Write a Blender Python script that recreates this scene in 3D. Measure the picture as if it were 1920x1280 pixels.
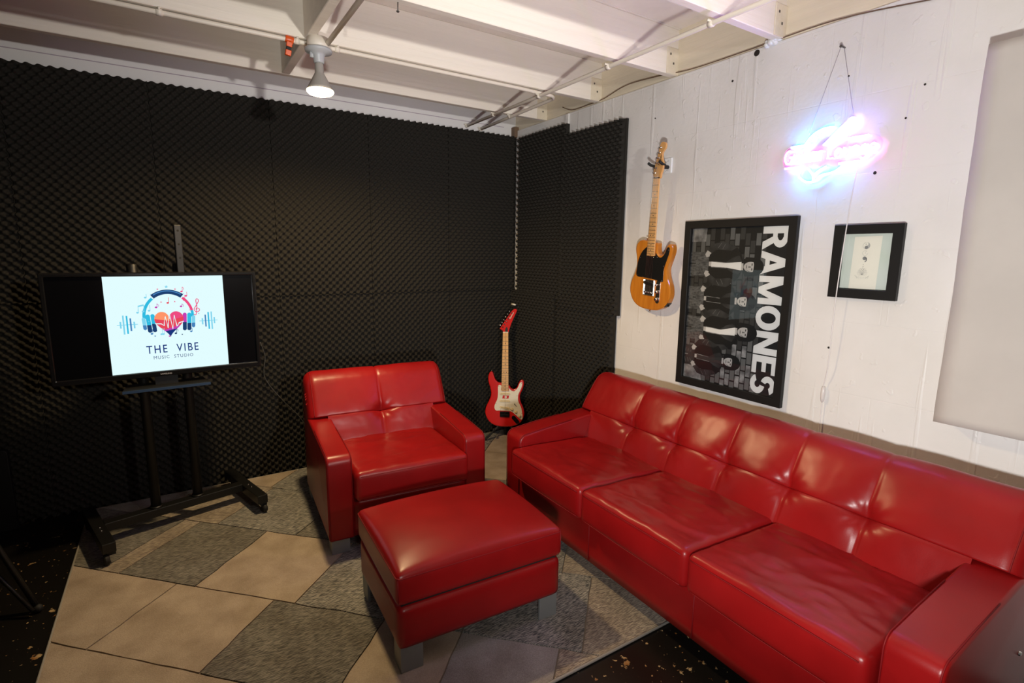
import bpy, bmesh, math, random
import numpy as np
from mathutils import Vector, Matrix, noise, Euler
PI = math.pi
for o in list(bpy.data.objects): bpy.data.objects.remove(o)
SC = bpy.context.scene
COL = SC.collection
random.seed(7)

# ------------------------------------------------------------------ camera
cam_d = bpy.data.cameras.new('camera'); cam = bpy.data.objects.new('camera', cam_d); COL.objects.link(cam)
cam_d.sensor_width = 36.0; cam_d.lens = 995.0/1920*36.0; cam_d.clip_start = 0.02; cam_d.clip_end = 60
def cam_rot(yaw, pitch, roll):
    f = Vector((math.sin(yaw)*math.cos(pitch), math.cos(yaw)*math.cos(pitch), -math.sin(pitch)))
    r = Vector((math.cos(yaw), -math.sin(yaw), 0)); u = r.cross(f)
    r2 = math.cos(roll)*r + math.sin(roll)*u; u2 = -math.sin(roll)*r + math.cos(roll)*u
    return r2, u2, f
_r, _u, _f = cam_rot(0.5688, 0.1638, 0.0122)
cam.matrix_world = Matrix(((_r.x, _u.x, -_f.x, -2.441), (_r.y, _u.y, -_f.y, -3.8017), (_r.z, _u.z, -_f.z, 1.5147), (0, 0, 0, 1)))
SC.camera = cam

# ------------------------------------------------------------------ world, lights, exposure
w = bpy.data.worlds.new('world'); SC.world = w; w.use_nodes = True
w.node_tree.nodes['Background'].inputs[0].default_value = (0.9, 0.8, 0.7, 1)
w.node_tree.nodes['Background'].inputs[1].default_value = 0.02
SC.view_settings.view_transform = 'Standard'; SC.view_settings.look = 'None'
SC.view_settings.exposure = 0.0; SC.view_settings.gamma = 1.0; SC.view_settings.use_curve_mapping = False
def lamp(name, typ, loc, energy, color, aim=None, **kw):
    d = bpy.data.lights.new(name, typ); d.energy = energy; d.color = color
    for k, v in kw.items(): setattr(d, k, v)
    o = bpy.data.objects.new(name, d); COL.objects.link(o); o.location = loc
    if aim is not None:
        o.rotation_euler = (Vector(aim)-Vector(loc)).to_track_quat('-Z', 'Y').to_euler()
    return o
# the photographer's light, below and beside the camera
lamp('photo_light', 'SPOT', (-2.30, -3.72, 1.00), 196, (1.0, 0.975, 0.945), aim=(0.0, -2.05, 1.95),
     spot_size=math.radians(126), spot_blend=1.0, shadow_soft_size=0.06)
lamp('photo_light_rear', 'SPOT', (-1.35, -5.1, 1.95), 265, (1.0, 0.955, 0.90), aim=(-1.5, -0.2, 2.2),
     spot_size=math.radians(64), spot_blend=1.0, shadow_soft_size=0.06)
# the reflector bulb hanging from the joists
lamp('bulb_light', 'SPOT', (-1.78, -1.03, 2.235), 120, (1.0, 0.72, 0.37), aim=(-1.78, -1.03, 0),
     spot_size=math.radians(172), spot_blend=0.6, shadow_soft_size=0.05)
# a second ceiling bulb of the same kind behind the camera
lamp('bulb_light_rear', 'POINT', (-2.0, -5.4, 2.25), 10, (1.0, 0.78, 0.5), shadow_soft_size=0.06)

# ------------------------------------------------------------------ materials
def mat(name, col, rough=0.5, metal=0.0, spec=0.5, bump=0.0, bscale=100.0, bdetail=4.0, vary=0.0, vscale=5.0,
        col2=None, emit=None, estr=0.0, coat=0.0, stretch=None, bdist=0.01):
    m = bpy.data.materials.new(name); m.use_nodes = True; nt = m.node_tree; N = nt.nodes; L = nt.links
    p = N['Principled BSDF']
    p.inputs['Base Color'].default_value = (*col, 1); p.inputs['Roughness'].default_value = rough
    p.inputs['Metallic'].default_value = metal; p.inputs['Specular IOR Level'].default_value = spec
    if coat: p.inputs['Coat Weight'].default_value = coat; p.inputs['Coat Roughness'].default_value = 0.08
    if emit: p.inputs['Emission Color'].default_value = (*emit, 1); p.inputs['Emission Strength'].default_value = estr
    if bump or vary or col2:
        tc = N.new('ShaderNodeTexCoord'); mp = N.new('ShaderNodeMapping'); L.new(tc.outputs['Object'], mp.inputs[0])
        if stretch: mp.inputs['Scale'].default_value = stretch
        if vary or col2:
            n = N.new('ShaderNodeTexNoise'); n.inputs['Scale'].default_value = vscale; n.inputs['Detail'].default_value = 6
            L.new(mp.outputs[0], n.inputs['Vector'])
            r = N.new('ShaderNodeValToRGB'); L.new(n.outputs['Fac'], r.inputs[0])
            c2 = col2 if col2 else tuple(max(0, c*(1-vary)) for c in col)
            c1 = col if col2 else tuple(min(1, c*(1+vary)) for c in col)
            r.color_ramp.elements[0].color = (*c2, 1); r.color_ramp.elements[1].color = (*c1, 1)
            r.color_ramp.elements[0].position = 0.35; r.color_ramp.elements[1].position = 0.65
            L.new(r.outputs[0], p.inputs['Base Color'])
        if bump:
            n2 = N.new('ShaderNodeTexNoise'); n2.inputs['Scale'].default_value = bscale; n2.inputs['Detail'].default_value = bdetail
            L.new(mp.outputs[0], n2.inputs['Vector'])
            b = N.new('ShaderNodeBump'); b.inputs['Strength'].default_value = bump; b.inputs['Distance'].default_value = bdist
            L.new(n2.outputs['Fac'], b.inputs['Height']); L.new(b.outputs[0], p.inputs['Normal'])
    return m
M = {}
M['leather'] = mat('red_leather', (0.265, 0.0055, 0.0062), 0.33, spec=0.40, bump=0.05, bscale=320, vary=0.12, vscale=4, bdist=0.004)
M['piping'] = mat('red_thread', (0.20, 0.006, 0.008), 0.6, spec=0.25)
M['steel'] = mat('satin_steel', (0.24, 0.25, 0.25), 0.45, metal=0.35)
M['void'] = mat('black_cloth', (0.006, 0.006, 0.006), 0.9)
M['foam'] = mat('charcoal_foam', (0.027, 0.025, 0.0215), 0.95, spec=0.12, bump=0.25, bscale=900, bdist=0.002)
M['joist'] = mat('painted_timber', (0.87, 0.81, 0.71), 0.55, bump=0.25, bscale=14, stretch=(0.15, 3, 3), vary=0.05, vscale=3)
M['rim'] = mat('cream_timber', (0.76, 0.68, 0.53), 0.55, bump=0.25, bscale=14, stretch=(3, 0.15, 3), vary=0.07, vscale=4)
M['wallboard'] = mat('white_wallboard', (0.80, 0.79, 0.78), 0.6, vary=0.02)
M['dim'] = mat('dark_wall_paint', (0.05, 0.045, 0.04), 0.8)
M['ceilpaint'] = mat('ceiling_paint', (0.83, 0.77, 0.69), 0.6, bump=0.2, bscale=20, vary=0.05)
M['conduit'] = mat('painted_conduit', (0.80, 0.74, 0.64), 0.4)
M['blacksteel'] = mat('black_powder_coat', (0.005, 0.005, 0.005), 0.45)
M['gloss'] = mat('black_gloss', (0.008, 0.008, 0.009), 0.12)
M['satin'] = mat('black_satin', (0.009, 0.009, 0.009), 0.5, spec=0.3)
M['rubber'] = mat('black_rubber', (0.012, 0.012, 0.012), 0.7)
M['chrome'] = mat('chrome', (0.75, 0.75, 0.75), 0.16, metal=1.0)
M['white'] = mat('white_plastic', (0.80, 0.82, 0.83), 0.35)
M['maple'] = mat('maple', (0.76, 0.43, 0.16), 0.3, vary=0.08, vscale=20, stretch=(6, 0.5, 6), coat=0.3)
M['maple_head'] = mat('maple_headstock', (0.68, 0.36, 0.12), 0.3, vary=0.08, vscale=20, stretch=(6, 0.5, 6), coat=0.3)
M['fret'] = mat('fret_wire', (0.10, 0.09, 0.07), 0.4, metal=0.5)
M['blackp'] = mat('black_pickguard', (0.008, 0.008, 0.008), 0.3)
M['cream'] = mat('cream_plastic', (0.80, 0.62, 0.33), 0.4)
M['creamguard'] = mat('cream_pickguard', (0.82, 0.75, 0.60), 0.35)
M['redpaint'] = mat('red_guitar_paint', (0.62, 0.012, 0.010), 0.22, coat=0.6)
M['tele'] = mat('amber_wood', (0.62, 0.225, 0.022), 0.25, col2=(0.50, 0.16, 0.014), vscale=9, stretch=(5, 0.5, 5), coat=0.7)
M['string'] = mat('string_steel', (0.55, 0.55, 0.52), 0.3, metal=1.0)
M['paper'] = mat('cream_paper', (0.84, 0.80, 0.70), 0.8)
M['matboard'] = mat('grey_green_mat', (0.66, 0.70, 0.66), 0.8, col2=(0.60, 0.66, 0.58), vscale=7)
M['pencil'] = mat('pencil_grey', (0.22, 0.22, 0.22), 0.8)
M['pencil2'] = mat('pencil_light', (0.48, 0.47, 0.45), 0.8)
M['canvas'] = mat('beige_canvas', (0.56, 0.525, 0.49), 0.9, bump=0.25, bscale=5, vary=0.05, vscale=3, bdist=0.03)
M['greyenamel'] = mat('grey_enamel', (0.46, 0.48, 0.50), 0.35)
M['bulbbody'] = mat('bulb_grey', (0.36, 0.34, 0.31), 0.45)
M['lens'] = mat('bulb_lens', (0.9, 0.9, 0.85), 0.3, emit=(1, 0.74, 0.38), estr=26)
M['orange'] = mat('orange_plastic', (0.75, 0.10, 0.01), 0.35)
M['nail'] = mat('rusty_nail', (0.12, 0.11, 0.10), 0.5, metal=0.6)
M['cord'] = mat('clear_cord', (0.80, 0.77, 0.77), 0.4)
M['wire'] = mat('brown_wire', (0.16, 0.10, 0.06), 0.6)
M['hole'] = mat('dark_hole', (0.02, 0.015, 0.012), 0.9)
def glass_mat(name, tint=(1, 1, 1)):
    m = bpy.data.materials.new(name); m.use_nodes = True; nt = m.node_tree; N = nt.nodes; L = nt.links
    for n in list(N): N.remove(n)
    out = N.new('ShaderNodeOutputMaterial'); mx = N.new('ShaderNodeMixShader'); t = N.new('ShaderNodeBsdfTransparent'); g = N.new('ShaderNodeBsdfGlossy')
    g.inputs['Roughness'].default_value = 0.02; fr = N.new('ShaderNodeFresnel'); fr.inputs[0].default_value = 1.5
    t.inputs[0].default_value = (*tint, 1)
    L.new(fr.outputs[0], mx.inputs[0]); L.new(t.outputs[0], mx.inputs[1]); L.new(g.outputs[0], mx.inputs[2]); L.new(mx.outputs[0], out.inputs[0])
    return m
M['glass'] = glass_mat('picture_glass')
M['acrylic'] = glass_mat('clear_acrylic', (0.97, 0.97, 0.98))
def emat(name, col, s):
    m = bpy.data.materials.new(name); m.use_nodes = True; nt = m.node_tree; N = nt.nodes
    for n in list(N): N.remove(n)
    out = N.new('ShaderNodeOutputMaterial'); e = N.new('ShaderNodeEmission'); e.inputs[0].default_value = (*col, 1); e.inputs[1].default_value = s
    nt.links.new(e.outputs[0], out.inputs[0]); return m

def wall_material():
    """white paint over rough board-marked concrete: trowel relief, runs, block joints, faint stains"""
    m = bpy.data.materials.new('painted_concrete'); m.use_nodes = True; nt = m.node_tree; N = nt.nodes; L = nt.links
    p = N['Principled BSDF']; p.inputs['Roughness'].default_value = 0.42; p.inputs['Specular IOR Level'].default_value = 0.4
    tc = N.new('ShaderNodeTexCoord')
    def nz(scale, detail, st=(1, 1, 1)):
        mp = N.new('ShaderNodeMapping'); mp.inputs['Scale'].default_value = st; L.new(tc.outputs['Object'], mp.inputs[0])
        n = N.new('ShaderNodeTexNoise'); n.inputs['Scale'].default_value = scale; n.inputs['Detail'].default_value = detail; L.new(mp.outputs[0], n.inputs['Vector']); return n
    a = nz(55, 5); b = nz(7, 4); c = nz(9, 3, (1, 2.2, 0.12)); s = nz(2.3, 5)
    def math_(op, x, y):
        n = N.new('ShaderNodeMath'); n.operation = op
        for i, v in enumerate((x, y)):
            if isinstance(v, (int, float)): n.inputs[i].default_value = v
            else: L.new(v, n.inputs[i])
        return n.outputs[0]
    cr = N.new('ShaderNodeValToRGB'); L.new(c.outputs['Fac'], cr.inputs[0]); cr.color_ramp.elements[0].position = 0.60; cr.color_ramp.elements[1].position = 0.66
    chips = N.new('ShaderNodeValToRGB'); L.new(nz(16, 2).outputs['Fac'], chips.inputs[0]); chips.color_ramp.elements[0].position = 0.66; chips.color_ramp.elements[1].position = 0.70
    br = N.new('ShaderNodeTexBrick'); mpb = N.new('ShaderNodeMapping'); mpb.inputs['Rotation'].default_value = (0, PI/2, 0)
    sp = N.new('ShaderNodeSeparateXYZ'); cb = N.new('ShaderNodeCombineXYZ'); L.new(tc.outputs['Object'], sp.inputs[0]); L.new(sp.outputs[1], cb.inputs[0]); L.new(sp.outputs[2], cb.inputs[1])
    L.new(cb.outputs[0], br.inputs['Vector']); br.inputs['Scale'].default_value = 1.0; br.inputs['Brick Width'].default_value = 0.62; br.inputs['Row Height'].default_value = 0.31
    br.inputs['Mortar Size'].default_value = 0.003; br.inputs['Mortar Smooth'].default_value = 0.6
    h = math_('ADD', math_('MULTIPLY', a.outputs['Fac'], 0.13), math_('MULTIPLY', b.outputs['Fac'], 0.35))
    h = math_('ADD', h, math_('MULTIPLY', cr.outputs[0], 0.30)); h = math_('ADD', h, math_('MULTIPLY', chips.outputs[0], 0.2))
    h = math_('SUBTRACT', h, math_('MULTIPLY', br.outputs['Fac'], 0.07))
    bu = N.new('ShaderNodeBump'); bu.inputs['Strength'].default_value = 0.32; bu.inputs['Distance'].default_value = 0.02; L.new(h, bu.inputs['Height']); L.new(bu.outputs[0], p.inputs['Normal'])
    r = N.new('ShaderNodeValToRGB'); L.new(s.outputs['Fac'], r.inputs[0])
    r.color_ramp.elements[0].position = 0.3; r.color_ramp.elements[0].color = (0.74, 0.725, 0.695, 1)
    r.color_ramp.elements[1].position = 0.6; r.color_ramp.elements[1].color = (0.81, 0.80, 0.785, 1)
    L.new(r.outputs[0], p.inputs['Base Color']); return m
M['concrete'] = wall_material()

def floor_material():
    m = bpy.data.materials.new('peeling_black_floor'); m.use_nodes = True; nt = m.node_tree; N = nt.nodes; L = nt.links
    p = N['Principled BSDF']; p.inputs['Roughness'].default_value = 0.35
    tc = N.new('ShaderNodeTexCoord')
    n1 = N.new('ShaderNodeTexNoise'); n1.inputs['Scale'].default_value = 12; n1.inputs['Detail'].default_value = 7; n1.inputs['Roughness'].default_value = 0.62; L.new(tc.outputs['Object'], n1.inputs['Vector'])
    n2 = N.new('ShaderNodeTexNoise'); n2.inputs['Scale'].default_value = 48; n2.inputs['Detail'].default_value = 4; L.new(tc.outputs['Object'], n2.inputs['Vector'])
    r1 = N.new('ShaderNodeValToRGB'); L.new(n1.outputs['Fac'], r1.inputs[0]); r1.color_ramp.elements[0].position = 0.645; r1.color_ramp.elements[1].position = 0.655
    r2 = N.new('ShaderNodeValToRGB'); L.new(n2.outputs['Fac'], r2.inputs[0]); r2.color_ramp.elements[0].position = 0.672; r2.color_ramp.elements[1].position = 0.685
    mx = N.new('ShaderNodeMath'); mx.operation = 'MAXIMUM'; L.new(r1.outputs[0], mx.inputs[0]); L.new(r2.outputs[0], mx.inputs[1])
    n3 = N.new('ShaderNodeTexNoise'); n3.inputs['Scale'].default_value = 25; L.new(tc.outputs['Object'], n3.inputs['Vector'])
    rc = N.new('ShaderNodeValToRGB'); L.new(n3.outputs['Fac'], rc.inputs[0]); rc.color_ramp.elements[0].position = 0.4; rc.color_ramp.elements[1].position = 0.6
    rc.color_ramp.elements[0].color = (0.28, 0.12, 0.03, 1); rc.color_ramp.elements[1].color = (0.46, 0.33, 0.17, 1)
    mc = N.new('ShaderNodeMix'); mc.data_type = 'RGBA'; L.new(mx.outputs[0], mc.inputs['Factor']); mc.inputs['A'].default_value = (0.007, 0.006, 0.005, 1); L.new(rc.outputs[0], mc.inputs['B'])
    L.new(mc.outputs['Result'], p.inputs['Base Color'])
    b = N.new('ShaderNodeBump'); b.inputs['Strength'].default_value = 0.4; b.inputs['Distance'].default_value = 0.003; b.invert = True; L.new(mx.outputs[0], b.inputs['Height']); L.new(b.outputs[0], p.inputs['Normal'])
    return m
M['floor'] = floor_material()

def rug_material(name, base, dark, ang, contrast, sc=330, st=0.11):
    """cut pile with short broken rows of darker yarn"""
    m = bpy.data.materials.new(name); m.use_nodes = True; nt = m.node_tree; N = nt.nodes; L = nt.links
    p = N['Principled BSDF']; p.inputs['Roughness'].default_value = 1.0; p.inputs['Specular IOR Level'].default_value = 0.05
    tc = N.new('ShaderNodeTexCoord'); mp = N.new('ShaderNodeMapping'); mp.inputs['Rotation'].default_value = (0, 0, ang); mp.inputs['Scale'].default_value = (st, 1.0, 1.0)
    L.new(tc.outputs['Object'], mp.inputs[0])
    n = N.new('ShaderNodeTexNoise'); n.inputs['Scale'].default_value = sc; n.inputs['Detail'].default_value = 3; L.new(mp.outputs[0], n.inputs['Vector'])
    n2 = N.new('ShaderNodeTexNoise'); n2.inputs['Scale'].default_value = 7; n2.inputs['Detail'].default_value = 6; L.new(tc.outputs['Object'], n2.inputs['Vector'])
    r = N.new('ShaderNodeValToRGB'); L.new(n.outputs['Fac'], r.inputs[0]); r.color_ramp.elements[0].position = 0.42; r.color_ramp.elements[1].position = 0.60
    r.color_ramp.elements[0].color = (*[d*contrast+b*(1-contrast) for d, b in zip(dark, base)], 1); r.color_ramp.elements[1].color = (*base, 1)
    r2 = N.new('ShaderNodeValToRGB'); L.new(n2.outputs['Fac'], r2.inputs[0]); r2.color_ramp.elements[0].position = 0.3; r2.color_ramp.elements[0].color = (0.72, 0.70, 0.68, 1); r2.color_ramp.elements[1].position = 0.62
    mx = N.new('ShaderNodeMix'); mx.data_type = 'RGBA'; mx.blend_type = 'MULTIPLY'; mx.inputs['Factor'].default_value = 1.0
    L.new(r.outputs[0], mx.inputs['A']); L.new(r2.outputs[0], mx.inputs['B']); L.new(mx.outputs['Result'], p.inputs['Base Color'])
    b = N.new('ShaderNodeBump'); b.inputs['Strength'].default_value = 0.6; b.inputs['Distance'].default_value = 0.004; L.new(n.outputs['Fac'], b.inputs['Height']); L.new(b.outputs[0], p.inputs['Normal'])
    return m
RB = (0.47, 0.385, 0.30); RG = (0.25, 0.24, 0.215); RD = (0.07, 0.075, 0.08)
M['rug_beige'] = rug_material('rug_beige', RB, (0.30, 0.25, 0.2), 0.5, 0.45, 420, 0.5)
M['rug_grey'] = rug_material('rug_grey_rows', (0.42, 0.40, 0.36), RD, -0.7, 0.95, 320)
M['rug_dark'] = rug_material('rug_dark_grey', (0.29, 0.27, 0.235), (0.075, 0.075, 0.07), 0.9, 0.9)
M['rug_tan'] = rug_material('rug_tan_rows', (0.46, 0.40, 0.31), (0.16, 0.13, 0.12), 1.2, 0.9, 320)
M['rug_mauve'] = rug_material('rug_mauve_grey', (0.37, 0.345, 0.33), (0.22, 0.20, 0.19), 0.2, 0.6, 420, 0.5)
M['rug_base'] = mat('rug_backing', (0.19, 0.15, 0.11), 1.0)

# ------------------------------------------------------------------ builders
def link(name, me, m=None, parent=None, smooth=False):
    o = bpy.data.objects.new(name, me); COL.objects.link(o)
    if m is not None and not me.materials: 
        for x in (m if isinstance(m, (list, tuple)) else [m]): me.materials.append(x)
    if parent is not None: o.parent = parent
    if smooth:
        me.polygons.foreach_set('use_smooth', [True]*len(me.polygons))
    return o
def bobj(name, bm, m, parent=None, smooth=False, kind=None):
    me = bpy.data.meshes.new(name); bmesh.ops.recalc_face_normals(bm, faces=bm.faces); bm.to_mesh(me); bm.free()
    o = link(name, me, m, parent, smooth)
    if kind: o['kind'] = kind
    return o
def thing(name, label, cat, loc=(0, 0, 0), rot=(0, 0, 0), group=None, mw=None):
    o = bpy.data.objects.new(name, None); COL.objects.link(o); o.empty_display_size = 0.1
    if mw is not None: o.matrix_world = mw
    else: o.location = loc; o.rotation_euler = rot
    return tag(o, label, cat, group)
def tag(o, label, cat, group=None):
    o['label'] = label; o['category'] = cat
    if group: o['group'] = group
    return o
def box(bm, x0, x1, y0, y1, z0, z1, mi=0):
    vs = [bm.verts.new(p) for p in ((x0, y0, z0), (x1, y0, z0), (x1, y1, z0), (x0, y1, z0), (x0, y0, z1), (x1, y0, z1), (x1, y1, z1), (x0, y1, z1))]
    for f in ((3, 2, 1, 0), (4, 5, 6, 7), (0, 1, 5, 4), (1, 2, 6, 5), (2, 3, 7, 6), (3, 0, 4, 7)):
        bm.faces.new([vs[i] for i in f]).material_index = mi
    return vs
def bevel(bm, wd, seg=2):
    bmesh.ops.bevel(bm, geom=list(bm.edges), offset=wd, segments=seg, profile=0.5, affect='EDGES', clamp_overlap=True)
def boxobj(name, x0, x1, y0, y1, z0, z1, m, parent=None, bev=0.0, seg=2):
    bm = bmesh.new(); box(bm, x0, x1, y0, y1, z0, z1)
    if bev: bevel(bm, bev, seg)
    return bobj(name, bm, m, parent, smooth=False)
def lathe(bm, prof, n=32, cx=0, cy=0, mi=0):
    rings = []
    for r, z in prof:
        rings.append([bm.verts.new((cx+r*math.cos(2*PI*i/n), cy+r*math.sin(2*PI*i/n), z)) for i in range(n)] if r > 1e-6 else [bm.verts.new((cx, cy, z))])
    for a, b in zip(rings, rings[1:]):
        for i in range(n):
            j = (i+1) % n
            if len(a) == 1 and len(b) == 1: continue
            if len(a) == 1: f = bm.faces.new((a[0], b[j], b[i]))
            elif len(b) == 1: f = bm.faces.new((a[i], a[j], b[0]))
            else: f = bm.faces.new((a[i], a[j], b[j], b[i]))
            f.material_index = mi
    if len(rings[0]) > 1: bm.faces.new(list(reversed(rings[0]))).material_index = mi
    if len(rings[-1]) > 1: bm.faces.new(rings[-1]).material_index = mi
def tube(bm, pts, r, n=10, closed=False, mi=0, caps=True):
    pts = [Vector(p) for p in pts]; m = len(pts); rings = []
    up = Vector((0, 0, 1)); prev = None
    for i, p in enumerate(pts):
        if closed: t = pts[(i+1) % m]-pts[i-1]
        else: t = pts[min(i+1, m-1)]-pts[max(i-1, 0)]
        t.normalize()
        if prev is None:
            a = t.cross(up)
            if a.length < 1e-3: a = t.cross(Vector((1, 0, 0)))
        else: a = prev-t*prev.dot(t)
        a.normalize(); prev = a; b = t.cross(a)
        rr = r[i] if isinstance(r, (list, tuple)) else r
        rings.append([bm.verts.new(p+rr*(math.cos(2*PI*k/n)*a+math.sin(2*PI*k/n)*b)) for k in range(n)])
    rng = range(m) if closed else range(m-1)
    for i in rng:
        A = rings[i]; B = rings[(i+1) % m]
        for k in range(n): bm.faces.new((A[k], A[(k+1) % n], B[(k+1) % n], B[k])).material_index = mi
    if caps and not closed:
        bm.faces.new(list(reversed(rings[0]))).material_index = mi; bm.faces.new(rings[-1]).material_index = mi
def tubeobj(name, pts, r, m, parent=None, n=10, closed=False):
    bm = bmesh.new(); tube(bm, pts, r, n, closed); return bobj(name, bm, m, parent, smooth=True)
def spline(pts, n=8, closed=True):
    P = [Vector((*p, 0)) if len(p) == 2 else Vector(p) for p in pts]; m = len(P); out = []
    for i in range(m if closed else m-1):
        if closed: a, b, c, d = P[i-1], P[i], P[(i+1) % m], P[(i+2) % m]
        else: a, b, c, d = P[max(i-1, 0)], P[i], P[i+1], P[min(i+2, m-1)]
        for k in range(n):
            t = k/n
            out.append(0.5*((2*b)+(c-a)*t+(2*a-5*b+4*c-d)*t*t+(3*b-a-3*c+d)*t**3))
    if not closed: out.append(P[-1])
    return out
def prism(bm, pts, z0, z1, mi=0, bev=0.0):
    """extrude a closed 2D outline between z0 and z1; bev insets the two rims"""
    P = [Vector((p[0], p[1], 0)) for p in pts]
    area = sum(P[i].x*P[(i+1) % len(P)].y-P[(i+1) % len(P)].x*P[i].y for i in range(len(P)))
    if area < 0: P.reverse()
    n = len(P)
    def ins(d):
        out = []
        for i in range(n):
            t = (P[(i+1) % n]-P[i-1]); t.normalize(); nrm = Vector((-t.y, t.x, 0)); out.append(P[i]+nrm*d)
        return out
    levels = [(0, z0), (0, z1)] if not bev else [(bev, z0), (bev*0.3, z0+bev*0.3), (0, z0+bev), (0, z1-bev), (bev*0.3, z1-bev*0.3), (bev, z1)]
    rings = [[bm.verts.new((q.x, q.y, z)) for q in ins(d)] for d, z in levels]
    for A, B in zip(rings, rings[1:]):
        for i in range(n): bm.faces.new((A[i], A[(i+1) % n], B[(i+1) % n], B[i])).material_index = mi
    f0 = bm.faces.new(list(reversed(rings[0]))); f1 = bm.faces.new(rings[-1]); f0.material_index = f1.material_index = mi; f0.normal_update(); f1.normal_update()
    return f0, f1
def flat(bm, pts, z, mi=0, tri=True):
    vs = [bm.verts.new((p[0], p[1], z)) for p in pts]
    f = bm.faces.new(vs); f.normal_update()
    if f.normal.z < 0: f.normal_flip()
    f.material_index = mi
    if tri and len(pts) > 4: bmesh.ops.triangulate(bm, faces=[f])
def disc(bm, cx, cy, r, z, mi=0, n=20, ry=None):
    flat(bm, [(cx+r*math.cos(2*PI*i/n), cy+(ry or r)*math.sin(2*PI*i/n)) for i in range(n)], z, mi)
def stroke(bm, pts, wd, z, mi=0):
    """flat ribbon along a 2D polyline"""
    P = [Vector((p[0], p[1])) for p in pts]; L_, R_ = [], []
    for i, p in enumerate(P):
        t = P[min(i+1, len(P)-1)]-P[max(i-1, 0)]; t.normalize(); nn = Vector((-t.y, t.x))*wd/2
        L_.append(bm.verts.new((p.x+nn.x, p.y+nn.y, z))); R_.append(bm.verts.new((p.x-nn.x, p.y-nn.y, z)))
    for i in range(len(P)-1): bm.faces.new((R_[i], R_[i+1], L_[i+1], L_[i])).material_index = mi
def arc(cx, cy, r, a0, a1, n=16, ry=None):
    return [(cx+r*math.cos(math.radians(a0+(a1-a0)*i/n)), cy+(ry or r)*math.sin(math.radians(a0+(a1-a0)*i/n))) for i in range(n+1)]
def text_into(bm, s, size, x, y, z, mi=0, align='CENTER', bold=0.0, rot=0.0, sx=1.0, space=1.0, fitw=None, fith=None, shear=0.0):
    cu = bpy.data.curves.new('t', 'FONT'); cu.body = s; cu.size = size; cu.align_x = align; cu.align_y = 'BOTTOM_BASELINE' if False else 'BOTTOM'
    cu.offset = bold; cu.space_character = space; cu.resolution_u = 3; cu.shear = shear
    o = bpy.data.objects.new('t', cu); COL.objects.link(o); dg = bpy.context.evaluated_depsgraph_get(); dg.update()
    me = bpy.data.meshes.new_from_object(o.evaluated_get(dg)); bpy.data.objects.remove(o)
    if len(me.vertices) == 0: return
    xs = [v.co.x for v in me.vertices]; ys = [v.co.y for v in me.vertices]; x0, x1, y0, y1 = min(xs), max(xs), min(ys), max(ys)
    kx = (fitw/(x1-x0)) if fitw else sx; ky = (fith/(y1-y0)) if fith else 1.0
    c, s_ = math.cos(rot), math.sin(rot); vs = []
    for v in me.vertices:
        px = (v.co.x-(x0+x1)/2)*kx; py = (v.co.y-(y0+y1)/2)*ky
        vs.append(bm.verts.new((x+c*px-s_*py, y+s_*px+c*py, z)))
    for pl in me.polygons:
        try:
            f = bm.faces.new([vs[i] for i in pl.vertices]); f.material_index = mi; f.normal_update()
            if f.normal.z < 0: f.normal_flip()
        except ValueError: pass
    bpy.data.meshes.remove(me)
def ringbox(bm, ox0, ox1, oy0, oy1, ix0, ix1, iy0, iy1, z0, z1, axes=(0, 1, 2)):
    """one closed frame: outer and inner rectangle, front and rear"""
    def V(x, y, z):
        p = [0, 0, 0]; p[axes[0]] = x; p[axes[1]] = y; p[axes[2]] = z; return bm.verts.new(p)
    o = [(ox0, oy0), (ox1, oy0), (ox1, oy1), (ox0, oy1)]; n = [(ix0, iy0), (ix1, iy0), (ix1, iy1), (ix0, iy1)]
    O0, O1, I0, I1 = [[V(x, y, z) for x, y in q] for q, z in ((o, z0), (o, z1), (n, z0), (n, z1))]
    for i in range(4):
        k = (i+1) % 4
        for A, B in ((O0, O1), (I1, I0), (O1, I1), (I0, O0)): bm.faces.new((A[i], A[k], B[k], B[i]))
def split(o):
    """every loose piece of a mesh becomes an object of its own beside it"""
    bm = bmesh.new(); bm.from_mesh(o.data); seen = set(); parts = []
    for v in bm.verts:
        if v in seen: continue
        st = [v]; seen.add(v); grp = []
        while st:
            q = st.pop(); grp.append(q)
            for e in q.link_edges:
                r = e.other_vert(q)
                if r not in seen: seen.add(r); st.append(r)
        parts.append(grp)
    out = [o]
    if len(parts) > 1:
        meshes = []
        for grp in parts:
            ix = {v: i for i, v in enumerate(grp)}; fs = {f for v in grp for f in v.link_faces}; fs = sorted(fs, key=lambda f: f.index)
            me = bpy.data.meshes.new(o.name); me.from_pydata([tuple(v.co) for v in grp], [], [[ix[v] for v in f.verts] for f in fs])
            for mt in o.data.materials: me.materials.append(mt)
            for pl, f in zip(me.polygons, fs): pl.material_index = f.material_index; pl.use_smooth = f.smooth
            meshes.append(me)
        o.data = meshes[0]
        for me in meshes[1:]:
            c = o.copy(); c.data = me; COL.objects.link(c); out.append(c)
    bm.free(); return out
def flatobj(name, bm, mats, parent=None):
    me = bpy.data.meshes.new(name); bm.to_mesh(me); bm.free()
    for x in (mats if isinstance(mats, (list, tuple)) else [mats]): me.materials.append(x)
    return link(name, me, None, parent)
def struct(o): o['kind'] = 'structure'; return o

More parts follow.
